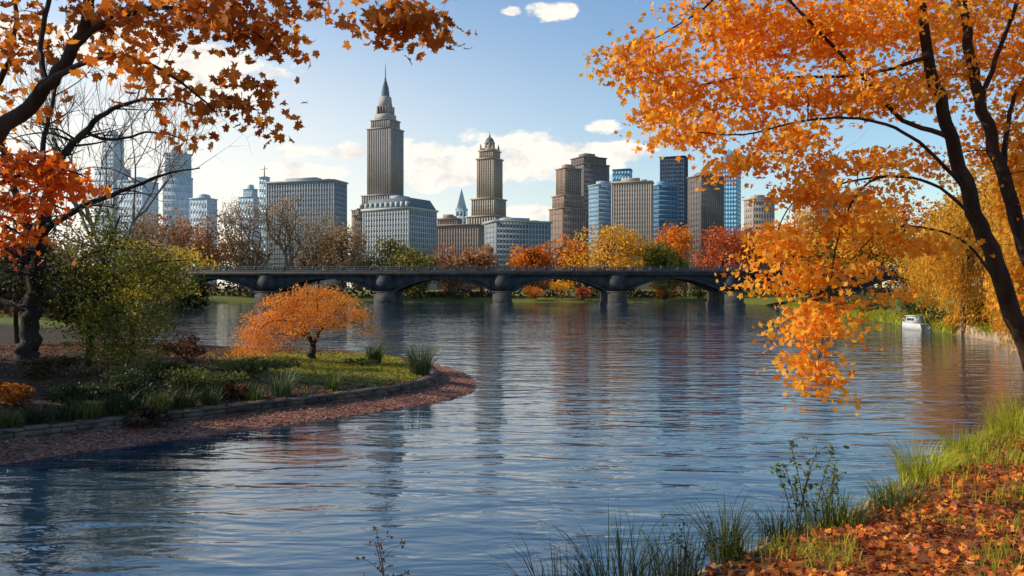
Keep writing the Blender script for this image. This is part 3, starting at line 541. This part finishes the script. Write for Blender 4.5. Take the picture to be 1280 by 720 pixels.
def weed(label,x,y,n,h,sp,mat,lf=.06):
    z=hz(x,y); t=thing('weed',label,'plant',(x,y,z)); st=MB((x,y,z)); lv=MB((x,y,z)); pos=[]
    for k in range(n):
        a=random.uniform(0,6.28); hh_=h*random.uniform(.55,1); b0=np.array([x+random.gauss(0,.06),y+random.gauss(0,.06),z-.03])
        tip=b0+np.array([math.cos(a)*sp,math.sin(a)*sp*.6,hh_]); s=catmull(np.array([b0,(b0+tip)/2+np.array([0,0,.12*hh_]),tip]),5); st.tube(s,np.linspace(.008,.003,len(s)),4)
        for q in s[3:]:
            for _ in range(3): pos.append(q+rng.normal(size=3)*.03)
            if random.random()<.5:
                e=q+np.array([random.gauss(0,.12),random.gauss(0,.1),random.uniform(.02,.15)]); st.tube(np.array([q,(q+e)/2+[0,0,.02],e]),[.004,.003,.002],3); pos+= [e+rng.normal(size=3)*.025 for _ in range(4)]
    leaves(lv,np.array(pos),lf,OVAL,(0,-.4,.4)); st.build('stems',bark_brown,t,True); lv.build('foliage',mat,t)
weed('tall leafy weed standing against the water on the right bank',4.15,11.5,7,1.35,.32,G_mid,.07)
weed('thin leafy weed right of the tall weed',4.75,12.0,4,.95,.25,G_mid,.06)
weed('small dark sprig poking up at the bottom edge',-1.15,8.0,6,1.15,.24,L_darkbrown,.05)
weed('small dark sprig leaning beside the bottom edge weed',2.2,9.8,4,.7,.3,G_dark,.05)

# ------------------------------------------------------------------ bridge
br_dark=solid('bridge_steel',(.016,.018,.021),(.042,.045,.05),.6,.7,.2,3); br_stone=solid('pier_stone',(.045,.039,.034),(.115,.098,.082),.6,.9,.9,2.5); br_deck=solid('bridge_parapet_stone',(.05,.05,.05),(.11,.108,.105),.5,.8,.2,3)
Yb=174.0; Wb=13.0
bt=thing('arch_bridge','long dark multi arched bridge spanning the lake on stone piers','bridge',(0,Yb,0)); O=(0,Yb,0)
piers=[-79,-53.5,-27.8,-2.1,22.8,48,73,98]
zd=6.7
mb=MB(O); mb.box(-120,125,Yb-.5,Yb+Wb+.5,zd,zd+.85); mb.build('deck',br_dark,bt)
zd2=zd+.3
mb=MB(O); mb.box(-120,125,Yb-.75,Yb-.1,zd2+.553,zd2+.75); mb.box(-120,125,Yb+Wb+.1,Yb+Wb+.75,zd2+.553,zd2+.75); mb.build('cornice',br_deck,bt)
mb=MB(O)
for yy in (Yb-.45,Yb+Wb+.2):
    mb.box(-120,125,yy,yy+.18,zd2+1.5,zd2+1.66); mb.box(-120,125,yy+.02,yy+.15,zd2+.8,zd2+.9)
    for x in np.arange(-119.5,125,.55): mb.box(x,x+.16,yy+.04,yy+.14,zd2+.752,zd2+1.5)
    for x in np.arange(-119,125,6.3): mb.box(x,x+.5,yy-.06,yy+.26,zd2+.753,zd2+1.8)
mb.build('railing',br_deck,bt)
for a,b_ in zip(piers[:-1],piers[1:]):
    x0,x1=a+1.6,b_-1.6; n=28; xs=np.linspace(x0,x1,n+1); u=(xs-(x0+x1)/2)/((x1-x0)/2)
    za=2.9+(zd-.6-2.9)*(1-np.abs(u)**2.0)
    mb=MB(O)
    for yy,th in ((Yb,.5),(Yb+Wb/3,.5),(Yb+2*Wb/3,.5),(Yb+Wb-.5,.5)):
        V=[];
        for i in range(n+1): V+=[(xs[i],yy,za[i]),(xs[i],yy,zd-.002),(xs[i],yy+th,zd-.002),(xs[i],yy+th,za[i])]
        i=np.arange(n)[:,None]*4
        mb.raw(V,[np.concatenate([i+np.array([[k,(k+1)%4,4+(k+1)%4,4+k]]) for k in range(4)])])
    V=[]
    for i in range(n+1): V+=[(xs[i],Yb-.18,za[i]-.12),(xs[i],Yb-.18,za[i]+.4),(xs[i],Yb-.002,za[i]+.4),(xs[i],Yb-.002,za[i]-.12)]
    i=np.arange(n)[:,None]*4; mb.raw(V,[np.concatenate([i+np.array([[k,(k+1)%4,4+(k+1)%4,4+k]]) for k in range(4)])])
    for x in np.linspace(x0+1,x1-1,12): mb.box(x-.09,x+.09,Yb-.12,Yb-.001,float(np.interp(x,xs,za))+.42,zd-.01)
    V=[]
    for i in range(n+1): V+=[(xs[i],Yb+.52,za[i]+.25),(xs[i],Yb+Wb-.52,za[i]+.25)]
    i=np.arange(n)[:,None]*2; mb.raw(V,[i+np.array([[0,1,3,2]])])
    mb.build('arch_span',br_dark,bt)
for x in piers:
    pr=MB(O); pr.box(x-2.1,x+2.1,Yb-1.2,Yb+Wb+1.2,-1.5,3.0); pr.box(x-2.35,x+2.35,Yb-1.45,Yb+Wb+1.45,-1.45,.7); po=pr.build('pier',br_stone,bt)
    c_=MB(O); c_.box(x-2.3,x+2.3,Yb-1.4,Yb+Wb+1.4,3.002,3.3); c_.build('pier_cap',br_stone,po)
    c_=MB(O); c_.box(x-1.62,x+1.62,Yb-.6,Yb+Wb+.6,3.303,zd-.004); c_.build('pilaster',br_dark,po)

# ------------------------------------------------------------------ right shore: wall, boat
emb=thing('stone_embankment','tan stone embankment wall along the right shore','wall',(36,58,0)); q=np.array([a for a in LK if a[0]>30 and 48<a[1]<70]); m_=MB((36,58,0)); q2=q+np.array([.9,.3]); V=[]; hw=.75+.2*np.sin(np.arange(len(q))*1.3)
for i in range(len(q)): V+=[(q[i,0]+.05,q[i,1],-.4),(q[i,0]+.25,q[i,1],hw[i]),(q2[i,0],q2[i,1],hw[i]),(q2[i,0]+.2,q2[i,1],-.4)]
i=np.arange(len(q)-1)[:,None]*4; n=len(q); m_.raw(V,[np.concatenate([i+np.array([[k,(k+1)%4,4+(k+1)%4,4+k]]) for k in range(4)]),[(0,1,2,3),(4*n-1,4*n-2,4*n-3,4*n-4)]]); m_.build('wall_face',solid('embankment_stone',(.16,.11,.07),(.40,.28,.18),1.4,.9,.9,4),emb)
white=solid('white_paint',(.42,.41,.39),(.56,.55,.52),3,.5); dglass=glass('dark_glass',(.02,.03,.04),(.05,.06,.08))
bo=thing('motor_boat','small white cabin boat moored beside the right shore','boat',(38.7,77,0),math.radians(100)); bo.scale=(.8,.8,.8); hb=MB(); n=12; V=[]
for i in range(n+1):
    t=i/n; x=-2.2+4.4*t; w=.85*(1-max(0,(t-.45)/.55)**2.2); V+=[(x,-w,.75+.18*t*t),(x,-w*.75,.0),(x,0,-.25+.2*t**3),(x,w*.75,0),(x,w,.75+.18*t*t)]
i=np.arange(n)[:,None]*5; hb.raw(V,[np.concatenate([i+np.array([[k,k+1,6+k,5+k]]) for k in range(4)]+[i+np.array([[4,0,5,9]])]),[(0,1,2,3,4)]]); hb.build('hull',white,bo)
cb=MB(); cb.frus(-.1,0,.8,1.62,1.9,1.2,1.5,1.05); cbo=cb.build('cabin',white,bo); wn=MB(); wn.box(-.7,.5,-.6,.6,1.1,1.4); wn.build('cabin_window',dglass,cbo); rf=MB(); rf.box(-1,.85,-.66,.66,1.622,1.7); rf.build('cabin_roof',white,bo)
rl=MB(); rl.tube(np.array([(.9,-.6,1.2),(1.7,-.35,1.3),(2.15,0,1.32),(1.7,.35,1.3),(.9,.6,1.2)]),.025,5)
for x,y in ((.9,-.6),(1.7,-.35),(2.15,0),(1.7,.35),(.9,.6)): rl.tube(np.array([(x,y,.8),(x,y,1.25)]),.02,5)
rl.build('bow_rail',white,bo)

# ------------------------------------------------------------------ skyline
def W(name,c1,c2): return solid(name,c1,c2,.05,.85,0,spec=.2)
w_lime=W('limestone',(.35,.315,.29),(.41,.37,.34)); w_tan=W('tan_stone',(.40,.325,.26),(.46,.38,.30)); w_grey=W('grey_concrete',(.29,.31,.335),(.35,.37,.395)); w_brown=W('brown_brick',(.32,.22,.165),(.38,.265,.20))  # distance haze painted in: limestone, tan and brown made paler and greyer
w_dkbrown=W('dark_brown_brick',(.185,.15,.14),(.225,.185,.17)); w_brick=W('pinkish_brick',(.38,.30,.25),(.44,.35,.29)); w_dark=W('dark_cladding',(.05,.065,.095),(.07,.085,.12)); w_blue=W('blue_cladding',(.12,.25,.37),(.16,.31,.44))
w_haze=W('haze_tinted_wall',(.48,.54,.60),(.54,.60,.66)); w_white=W('pale_stone',(.38,.395,.40),(.46,.475,.48)); w_slate=W('slate_roof',(.12,.15,.165),(.17,.2,.215)); w_bluegrey=W('blue_grey_cladding',(.26,.34,.42),(.31,.39,.47))  # first entry holds distance haze as a pale bluish wall colour
g_dark=glass('window_dark',(.10,.11,.13),(.17,.185,.21)); g_blue=glass('window_blue',(.10,.22,.33),(.18,.33,.45)); g_pale=glass('window_pale_blue',(.2,.38,.54),(.36,.56,.70)); g_hazy=glass('window_haze_tint',(.39,.46,.53),(.46,.54,.61),.6); g_deep=glass('window_deep_blue',(.03,.07,.13),(.06,.13,.21)); g_sky=glass('window_bright_blue',(.12,.34,.52),(.2,.44,.62))  # dark panes lightened and hazy panes paled, painting in distance haze
ZB=1.5
def building(name,label,Y,rot,ratio,wall,gl,tiers,fill=(.55,.6),cat='building',rib=.5,wbot=338,roof=True,maxw=100,group=None):
    """tiers: (px0,px1,ytop,cols,rows,sidecols), stacked upward"""
    a=math.radians(rot); ca,sa=math.cos(a),abs(math.sin(a))
    cx=((tiers[0][0]+tiers[0][1])/2-640)*Y/1000; root=thing(name,label,cat,(cx,Y,ZB),a,group); zprev=0; rects=[]; info=[]
    wl_=MB(); 
    for (p0,p1,yt,nc,nr_,ns) in tiers:
        Wd=(p1-p0)*Y/1000; w=Wd/(ca+ratio*sa); d=w*ratio; ox=((p0+p1)/2-640)*Y/1000-cx
        lx=ox*ca
        z1=H+(360-yt)*Y/1000-ZB; zl=max(zprev,H+(360-wbot)*Y/1000-ZB)
        wl_.box(lx-w/2,lx+w/2,-d/2,d/2,max(0,zprev-.5) if zprev else -1,z1)
        ch=(z1-zl-1.2)/nr_
        for face,nn,wd in (('f',nc,w),('l',ns,d),('r',ns,d)):
            cw=wd/nn
            for i in range(nn+1):
                t=-wd/2+cw*i; rw=cw*(1-fill[0])*.42; t=min(max(t,-wd/2+rw),wd/2-rw)
                if face=='f': wl_.box(lx+t-rw,lx+t+rw,-d/2-rib,-d/2+.1,zl,z1-.06)
                elif face=='l': wl_.box(lx-w/2-rib,lx-w/2+.1,t-rw*.97,t+rw*.97,zl,z1-.07)
                else: wl_.box(lx+w/2-.1,lx+w/2+rib,t-rw*.97,t+rw*.97,zl,z1-.07)
            for j in range(nr_):
                zc=z1-1.2-ch*(j+.5)
                for i in range(nn):
                    t=-wd/2+cw*(i+.5); rects.append((face,lx,t,zc,w,d,cw*fill[0],ch*fill[1]))
        co=MB(); e=.8+rib; co.box(lx-w/2-e,lx+w/2+e,-d/2-e,d/2+e,z1-.5,z1+.9); co.build('cornice',wall,root); info.append((lx,w,d,z1)); zprev=z1
    wl_.build('wall',wall,root)
    order={'f':0,'l':1,'r':1}; rects.sort(key=lambda r_:(order[r_[0]],-r_[3])); cache={}; rest=MB()
    for i,(face,lx,t,zc,w,d,ww,wh) in enumerate(rects):
        if face=='f': c=(lx+t,-d/2,zc); bx=(ww/2,.15,wh/2)
        else: c=(lx+(w/2 if face=='r' else -w/2),t,zc); bx=(.15,ww/2,wh/2)
        if i<maxw:
            key=tuple(round(k,3) for k in bx)
            if key not in cache:
                m_=MB(); m_.box(-bx[0],bx[0],-bx[1],bx[1],-bx[2],bx[2]); ob=m_.build('window',gl,root); cache[key]=ob
            else: ob=cache[key].copy(); C.objects.link(ob); ob.parent=root
            ob.location=c
        else: rest.box(c[0]-bx[0],c[0]+bx[0],c[1]-bx[1],c[1]+bx[1],c[2]-bx[2],c[2]+bx[2])
    if rest.n: ob=rest.build('window',gl,root); ob['kind']='stuff'
    if roof:
        lx,w,d,z1=info[-1]; r_=MB(); r_.box(lx-w*.28,lx+w*.18,-d*.2,d*.3,z1+.6,z1+max(3,.006*Y)); r_.box(lx+w*.24,lx+w*.36,-d*.1,d*.1,z1+.6,z1+max(2,.004*Y)); r_.build('roof_plant_room',wall,root)
    return root,info
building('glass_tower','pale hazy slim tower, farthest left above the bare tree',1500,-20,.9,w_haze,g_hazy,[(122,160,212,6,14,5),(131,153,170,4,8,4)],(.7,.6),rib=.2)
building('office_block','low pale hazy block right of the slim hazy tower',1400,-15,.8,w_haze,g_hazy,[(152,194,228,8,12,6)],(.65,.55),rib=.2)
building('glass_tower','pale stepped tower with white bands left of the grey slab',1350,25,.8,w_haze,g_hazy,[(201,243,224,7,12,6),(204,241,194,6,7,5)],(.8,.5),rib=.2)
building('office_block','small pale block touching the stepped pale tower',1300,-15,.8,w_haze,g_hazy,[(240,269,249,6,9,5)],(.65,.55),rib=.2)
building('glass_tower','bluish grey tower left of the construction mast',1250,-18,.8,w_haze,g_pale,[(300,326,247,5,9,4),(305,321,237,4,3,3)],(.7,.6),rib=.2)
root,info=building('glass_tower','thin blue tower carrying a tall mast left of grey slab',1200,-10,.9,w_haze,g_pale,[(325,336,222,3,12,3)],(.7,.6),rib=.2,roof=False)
m_=MB(); z=info[-1][3]; m_.tube(np.array([(0,0,z+.8),(0,0,z+18)]),[.9,.4],6); m_.tube(np.array([(-7,0,z+12),(5,0,z+13.5)]),.35,5); m_.build('mast',w_dark,root)
building('office_block','wide grey slab block with regular window grid',760,-16,.35,w_grey,g_dark,[(334,433,229,26,18,8)],(.66,.6),rib=.3)
root,info=building('skyscraper','tall stepped limestone skyscraper with needle spire, highest in the skyline',1100,-24,.85,w_lime,g_dark,[(442,520,264,18,9,12),(454,510,246,13,3,9),(460.5,503.5,163,13,38,10),(465,499,152,10,4,8)],(.5,.6),rib=.6,roof=False)
lx,w,d,z=info[-1]
c_=MB(); c_.box(lx-11,lx+11,-10,10,z+.7,z+9); c_.box(lx-9,lx+9,-8.4,8.4,z+8,z+19); c_.frus(lx,0,z+18.9,z+34,14.5,13.5,12,11)
for s_ in (-1,1):
    for k in (-6.4,-2.2,2.2,6.4): c_.box(lx+k-.8,lx+k+.8,-9.6,-8.3,z+8.5,z+20); c_.box(lx+s_*9-.6+s_*.5,lx+s_*9+.6+s_*.5,k-.8,k+.8,z+8.5,z+20)
c_.build('crown',w_lime,root)
c_=MB(); c_.lathe((lx,0,z),[(5.6,33.8),(5.4,40),(4.6,43),(4.6,46),(3.2,50),(2.0,55),(1.5,56)],12); c_.build('mast',w_slate,root,True)
c_=MB(); c_.lathe((lx,0,z),[(1.5,55.5),(1.1,60),(.75,60.5),(.6,70),(.25,78),(.05,80)],8); c_.build('spire',w_slate,root)
wn=MB()
for k in (-4.3,0,4.3): wn.box(lx+k-.9,lx+k+.9,-8.55,-8.2,z+9.5,z+17.5)
wn.build('crown_window',g_dark,root)
root,info=building('ornate_tower','ornate tan stone tower with domed lantern top at the centre',900,-26,.95,w_tan,g_dark,[(584,637,272,11,7,10),(590,632,250,10,4,9),(597,628,200,8,15,8),(600,625,190,7,2,7)],(.45,.62),rib=.7,roof=False)
lx,w,d,z=info[-1]; c_=MB()
for sx in (-1,1):
    for sy in (-1,1): c_.frus(lx+sx*w*.44,sy*d*.44,z+.5,z+5,2.4,2.4,1.6,1.6); c_.frus(lx+sx*w*.44,sy*d*.44,z+5,z+9,1.6,1.6,.1,.1)
c_.build('corner_pinnacles',w_tan,root)
c_=MB(); c_.box(lx-6.2,lx+6.2,-6.2,6.2,z+.7,z+3.5)
for k in range(8):
    a=k*math.pi/4+.39; c_.tube(np.array([(lx+5*math.cos(a),5*math.sin(a),z+3.4),(lx+5*math.cos(a),5*math.sin(a),z+9.6)]),.8,6)
c_.lathe((lx,0,z),[(3.2,3.4),(3.2,9.5)],12); c_.lathe((lx,0,z),[(0,9.4),(6,9.5),(6,10.5),(0.1,10.6)],16); c_.build('lantern',w_tan,root)
c_=MB(); c_.lathe((lx,0,z),[(5.2,10.5),(4.9,12.5),(3.8,14.5),(2.2,16),(1.2,16.6),(1.1,18.2),(.5,18.8),(.3,20),(.05,23)],16); c_.build('dome',w_slate,root,True)
root,info=building('office_block','pale grey block with dense tall windows and dark mansard roof',600,-30,.8,w_white,g_dark,[(455,545,264,17,11,13)],(.62,.74),rib=.4,roof=False)
lx,w,d,z=info[-1]; c_=MB(); c_.frus(lx,0,z+.92,z+8.2,w,d,w-7,d-7); c_.build('mansard_roof',w_slate,root)
for k in range(9):
    c_=MB(); x=lx-w/2+w*(k+.5)/9; c_.box(x-1.1,x+1.1,-d/2+.2,-d/2+3,z+1.2,z+5); c_.build('dormer',w_white,root)
c_=MB(); c_.box(lx-6,lx+3,-4,4,z+8,z+11.5); c_.build('roof_plant_room',w_grey,root)
building('brick_block','brown low block between the mansard block and ornate tower',780,-14,.6,w_brown,g_dark,[(540,608,283,18,8,9),(546,575,274,8,1,5)],(.5,.55),rib=.3)
building('brick_block','small stone block left of the main skyscraper base',850,18,.8,w_brown,g_dark,[(440,462,270,7,9,6),(446,461,262,4,1,4)],(.5,.55),rib=.3)
building('office_block','grey block with rows of square windows below the ornate tower',520,22,.55,w_grey,g_dark,[(606,688,279,17,9,8)],(.6,.62),rib=.3)
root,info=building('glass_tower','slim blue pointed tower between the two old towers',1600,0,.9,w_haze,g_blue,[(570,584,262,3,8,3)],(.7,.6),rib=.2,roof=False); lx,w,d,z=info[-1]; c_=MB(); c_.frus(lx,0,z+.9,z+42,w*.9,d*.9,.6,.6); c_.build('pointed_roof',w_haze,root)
building('brown_tower','stepped brown tower block, left of the twin brown towers',980,32,.8,w_brown,g_dark,[(687,732,262,10,9,9),(691,730,246,9,3,8),(696,727,212,8,9,7)],(.45,.55),rib=.5)
building('brown_tower','taller dark brown tower behind the stepped brown block',1050,30,.8,w_dkbrown,g_dark,[(712,761,208,11,22,9),(714,757,199,9,2,8)],(.5,.55),rib=.35)
building('glass_block','pale blue glass block in front of brown towers',860,28,.6,w_bluegrey,g_blue,[(736,778,233,10,19,7)],(.8,.7),rib=.2)
building('brick_block','pinkish brick slab with many small windows',820,-16,.4,w_brick,g_dark,[(764,817,229,16,19,6)],(.5,.55),rib=.25)
root,info=building('glass_tower','blue green glass tower peeking above the brick slab',1300,-15,.8,w_blue,g_sky,[(765,791,213,6,18,5)],(.8,.7),rib=.2,roof=False)
building('glass_block','deep blue glass block left of the dark tower',900,20,.7,w_blue,g_deep,[(815,846,233,9,18,6)],(.85,.76),rib=.15)
building('dark_tower','near black glass tower with flat top',1120,-22,.8,w_dark,g_deep,[(824,861,198,9,28,7)],(.6,.65),rib=.35,roof=False)
building('dark_tower','dark brown tower with vertical ribs right of black tower',930,26,.7,w_dkbrown,g_dark,[(861,904,222,12,17,8)],(.42,.8),rib=.6)
root,info=building('glass_tower','bright blue glass tower with slanted pointed top',1400,-28,.8,w_blue,g_sky,[(893,927,212,8,24,7)],(.9,.84),rib=.15,roof=False)
lx,w,d,z=info[-1]; c_=MB(); c_.raw([(lx-w/2,-d/2,z+.9),(lx+w/2,-d/2,z+.9),(lx-w/2,d/2,z+.9),(lx+w/2,d/2,z+.9),(lx+w*.1,-d/2,z+34),(lx+w/2,-d/2,z+12),(lx+w*.1,d/2,z+34),(lx+w/2,d/2,z+12)],[[(0,1,5,4),(2,6,7,3),(0,4,6,2),(1,3,7,5),(4,5,7,6),(0,2,3,1)]]); c_.build('slanted_top',w_blue,root)
building('brick_block','tan block behind the left fringe of the orange maple',900,15,.7,w_brick,g_dark,[(932,966,250,8,11,5)],(.5,.55),rib=.3)
building('brick_block','brownish tower seen through the gap in the orange maple',850,24,.8,w_brick,g_dark,[(995,1050,246,11,12,8),(1008,1038,214,7,7,6)],(.5,.55),rib=.3)
building('brick_block','low tan block right of the tower in the maple gap',820,-15,.7,w_brick,g_dark,[(1048,1092,242,11,13,7)],(.5,.55),rib=.25)
building('brick_block','pale small block behind right shore trees',420,15,.7,w_white,g_dark,[(1125,1160,322,6,2,4)],(.5,.5),rib=.15,wbot=345)

# ------------------------------------------------------------------ camera, sun, sky
cam=bpy.data.cameras.new('camera'); co=bpy.data.objects.new('camera',cam); C.objects.link(co); co.location=(0,0,H); co.rotation_euler=(math.radians(90),0,0); cam.lens=36*1000/1280; cam.sensor_width=36; cam.clip_end=12000; cam.clip_start=.1; S.camera=co
AZ,EL=math.radians(-86),math.radians(31)
sd=np.array([math.sin(AZ)*math.cos(EL),math.cos(AZ)*math.cos(EL),math.sin(EL)])
sl=bpy.data.lights.new('sun','SUN'); sl.energy=5; sl.angle=math.radians(.5); sl.color=(1,.90,.74); so=bpy.data.objects.new('sun',sl); C.objects.link(so)
so.rotation_euler=Vector(sd).to_track_quat('Z','Y').to_euler(); so.location=(-50,20,60)
w=bpy.data.worlds.new('World'); S.world=w; w.use_nodes=True; nt=w.node_tree; nt.nodes.clear()
out=node(nt,'ShaderNodeOutputWorld'); bg=node(nt,'ShaderNodeBackground'); bg.inputs[1].default_value=.15
sky=node(nt,'ShaderNodeTexSky'); sky.sky_type='NISHITA'; sky.sun_disc=False; sky.sun_elevation=EL; sky.sun_rotation=AZ; sky.air_density=1.2; sky.dust_density=.4; sky.ozone_density=2.6
hs=node(nt,'ShaderNodeHueSaturation'); hs.inputs['Saturation'].default_value=1.15; hs.inputs['Value'].default_value=1.12; nt.links.new(sky.outputs[0],hs.inputs['Color'])
tc=node(nt,'ShaderNodeTexCoord'); sx=node(nt,'ShaderNodeSeparateXYZ'); nt.links.new(tc.outputs['Generated'],sx.inputs[0]); x,y,z=sx.outputs
u=mth(nt,'ARCTAN2',x,y); v=mth(nt,'DIVIDE',z,mth(nt,'SQRT',mth(nt,'ADD',mth(nt,'MULTIPLY',x,x),mth(nt,'ADD',mth(nt,'MULTIPLY',y,y),1e-6))))
cv=node(nt,'ShaderNodeCombineXYZ'); nt.links.new(u,cv.inputs[0]); nt.links.new(mth(nt,'MULTIPLY',v,1.7),cv.inputs[1])
nf=noise(nt,15,9,cv.outputs[0],.62)
E=None
for px,py,ru,rv in [(530,195,.07,.028),(600,198,.085,.036),(660,196,.085,.038),(690,208,.06,.024),(765,192,.06,.018),(740,203,.06,.02),(753,160,.026,.012),(575,217,.08,.02),(536,231,.025,.013),(660,266,.07,.012),(440,188,.026,.014),(688,14,.036,.014),(705,13,.02,.012),(390,190,.05,.012),(380,215,.07,.014),(240,110,.12,.03),(635,14,.02,.008),(150,60,.2,.03),(-500,170,.4,.06),(2200,150,.4,.06)]:
    uu=math.atan((px-640)/1000); vv=(360-py)/1000*math.cos(uu)
    a=mth(nt,'DIVIDE',mth(nt,'SUBTRACT',u,uu),ru); b_=mth(nt,'DIVIDE',mth(nt,'SUBTRACT',v,vv),rv)
    e=mth(nt,'SUBTRACT',1.0,mth(nt,'ADD',mth(nt,'MULTIPLY',a,a),mth(nt,'MULTIPLY',b_,b_)))
    E=e if E is None else mth(nt,'MAXIMUM',E,e)
dens=mth(nt,'ADD',mth(nt,'MULTIPLY',mth(nt,'MAXIMUM',E,-1.5),.65),mth(nt,'MULTIPLY',mth(nt,'SUBTRACT',nf,.5),2.6))
mask=node(nt,'ShaderNodeMapRange'); mask.interpolation_type='SMOOTHSTEP'; mask.inputs[1].default_value=.08; mask.inputs[2].default_value=.42; nt.links.new(dens,mask.inputs[0])
n2=noise(nt,20,6,cv.outputs[0],.6)
ccol=ramp(nt,[(.35,(.78,.74,.71)),(.50,(1.0,.95,.86))],n2)
ccol=mixc(nt,1.0,ccol,(7.2,7.2,7.2),'MULTIPLY')
a=mth(nt,'DIVIDE',mth(nt,'ADD',u,.58),.58); b_=mth(nt,'DIVIDE',mth(nt,'SUBTRACT',v,.07),.23)
hz_=mth(nt,'MULTIPLY',mth(nt,'POWER',2.718,mth(nt,'MULTIPLY',-1.0,mth(nt,'ADD',mth(nt,'MULTIPLY',a,a),mth(nt,'MULTIPLY',b_,b_)))),.97)
c=mixc(nt,hz_,hs.outputs[0],(7.6,7.1,6.3))
c=mixc(nt,mth(nt,'MULTIPLY',mask.outputs[0],.96),c,ccol)
nt.links.new(c,bg.inputs[0]); nt.links.new(bg.outputs[0],out.inputs[0])
S.view_settings.view_transform='Standard'; S.view_settings.look='None'; S.view_settings.exposure=0
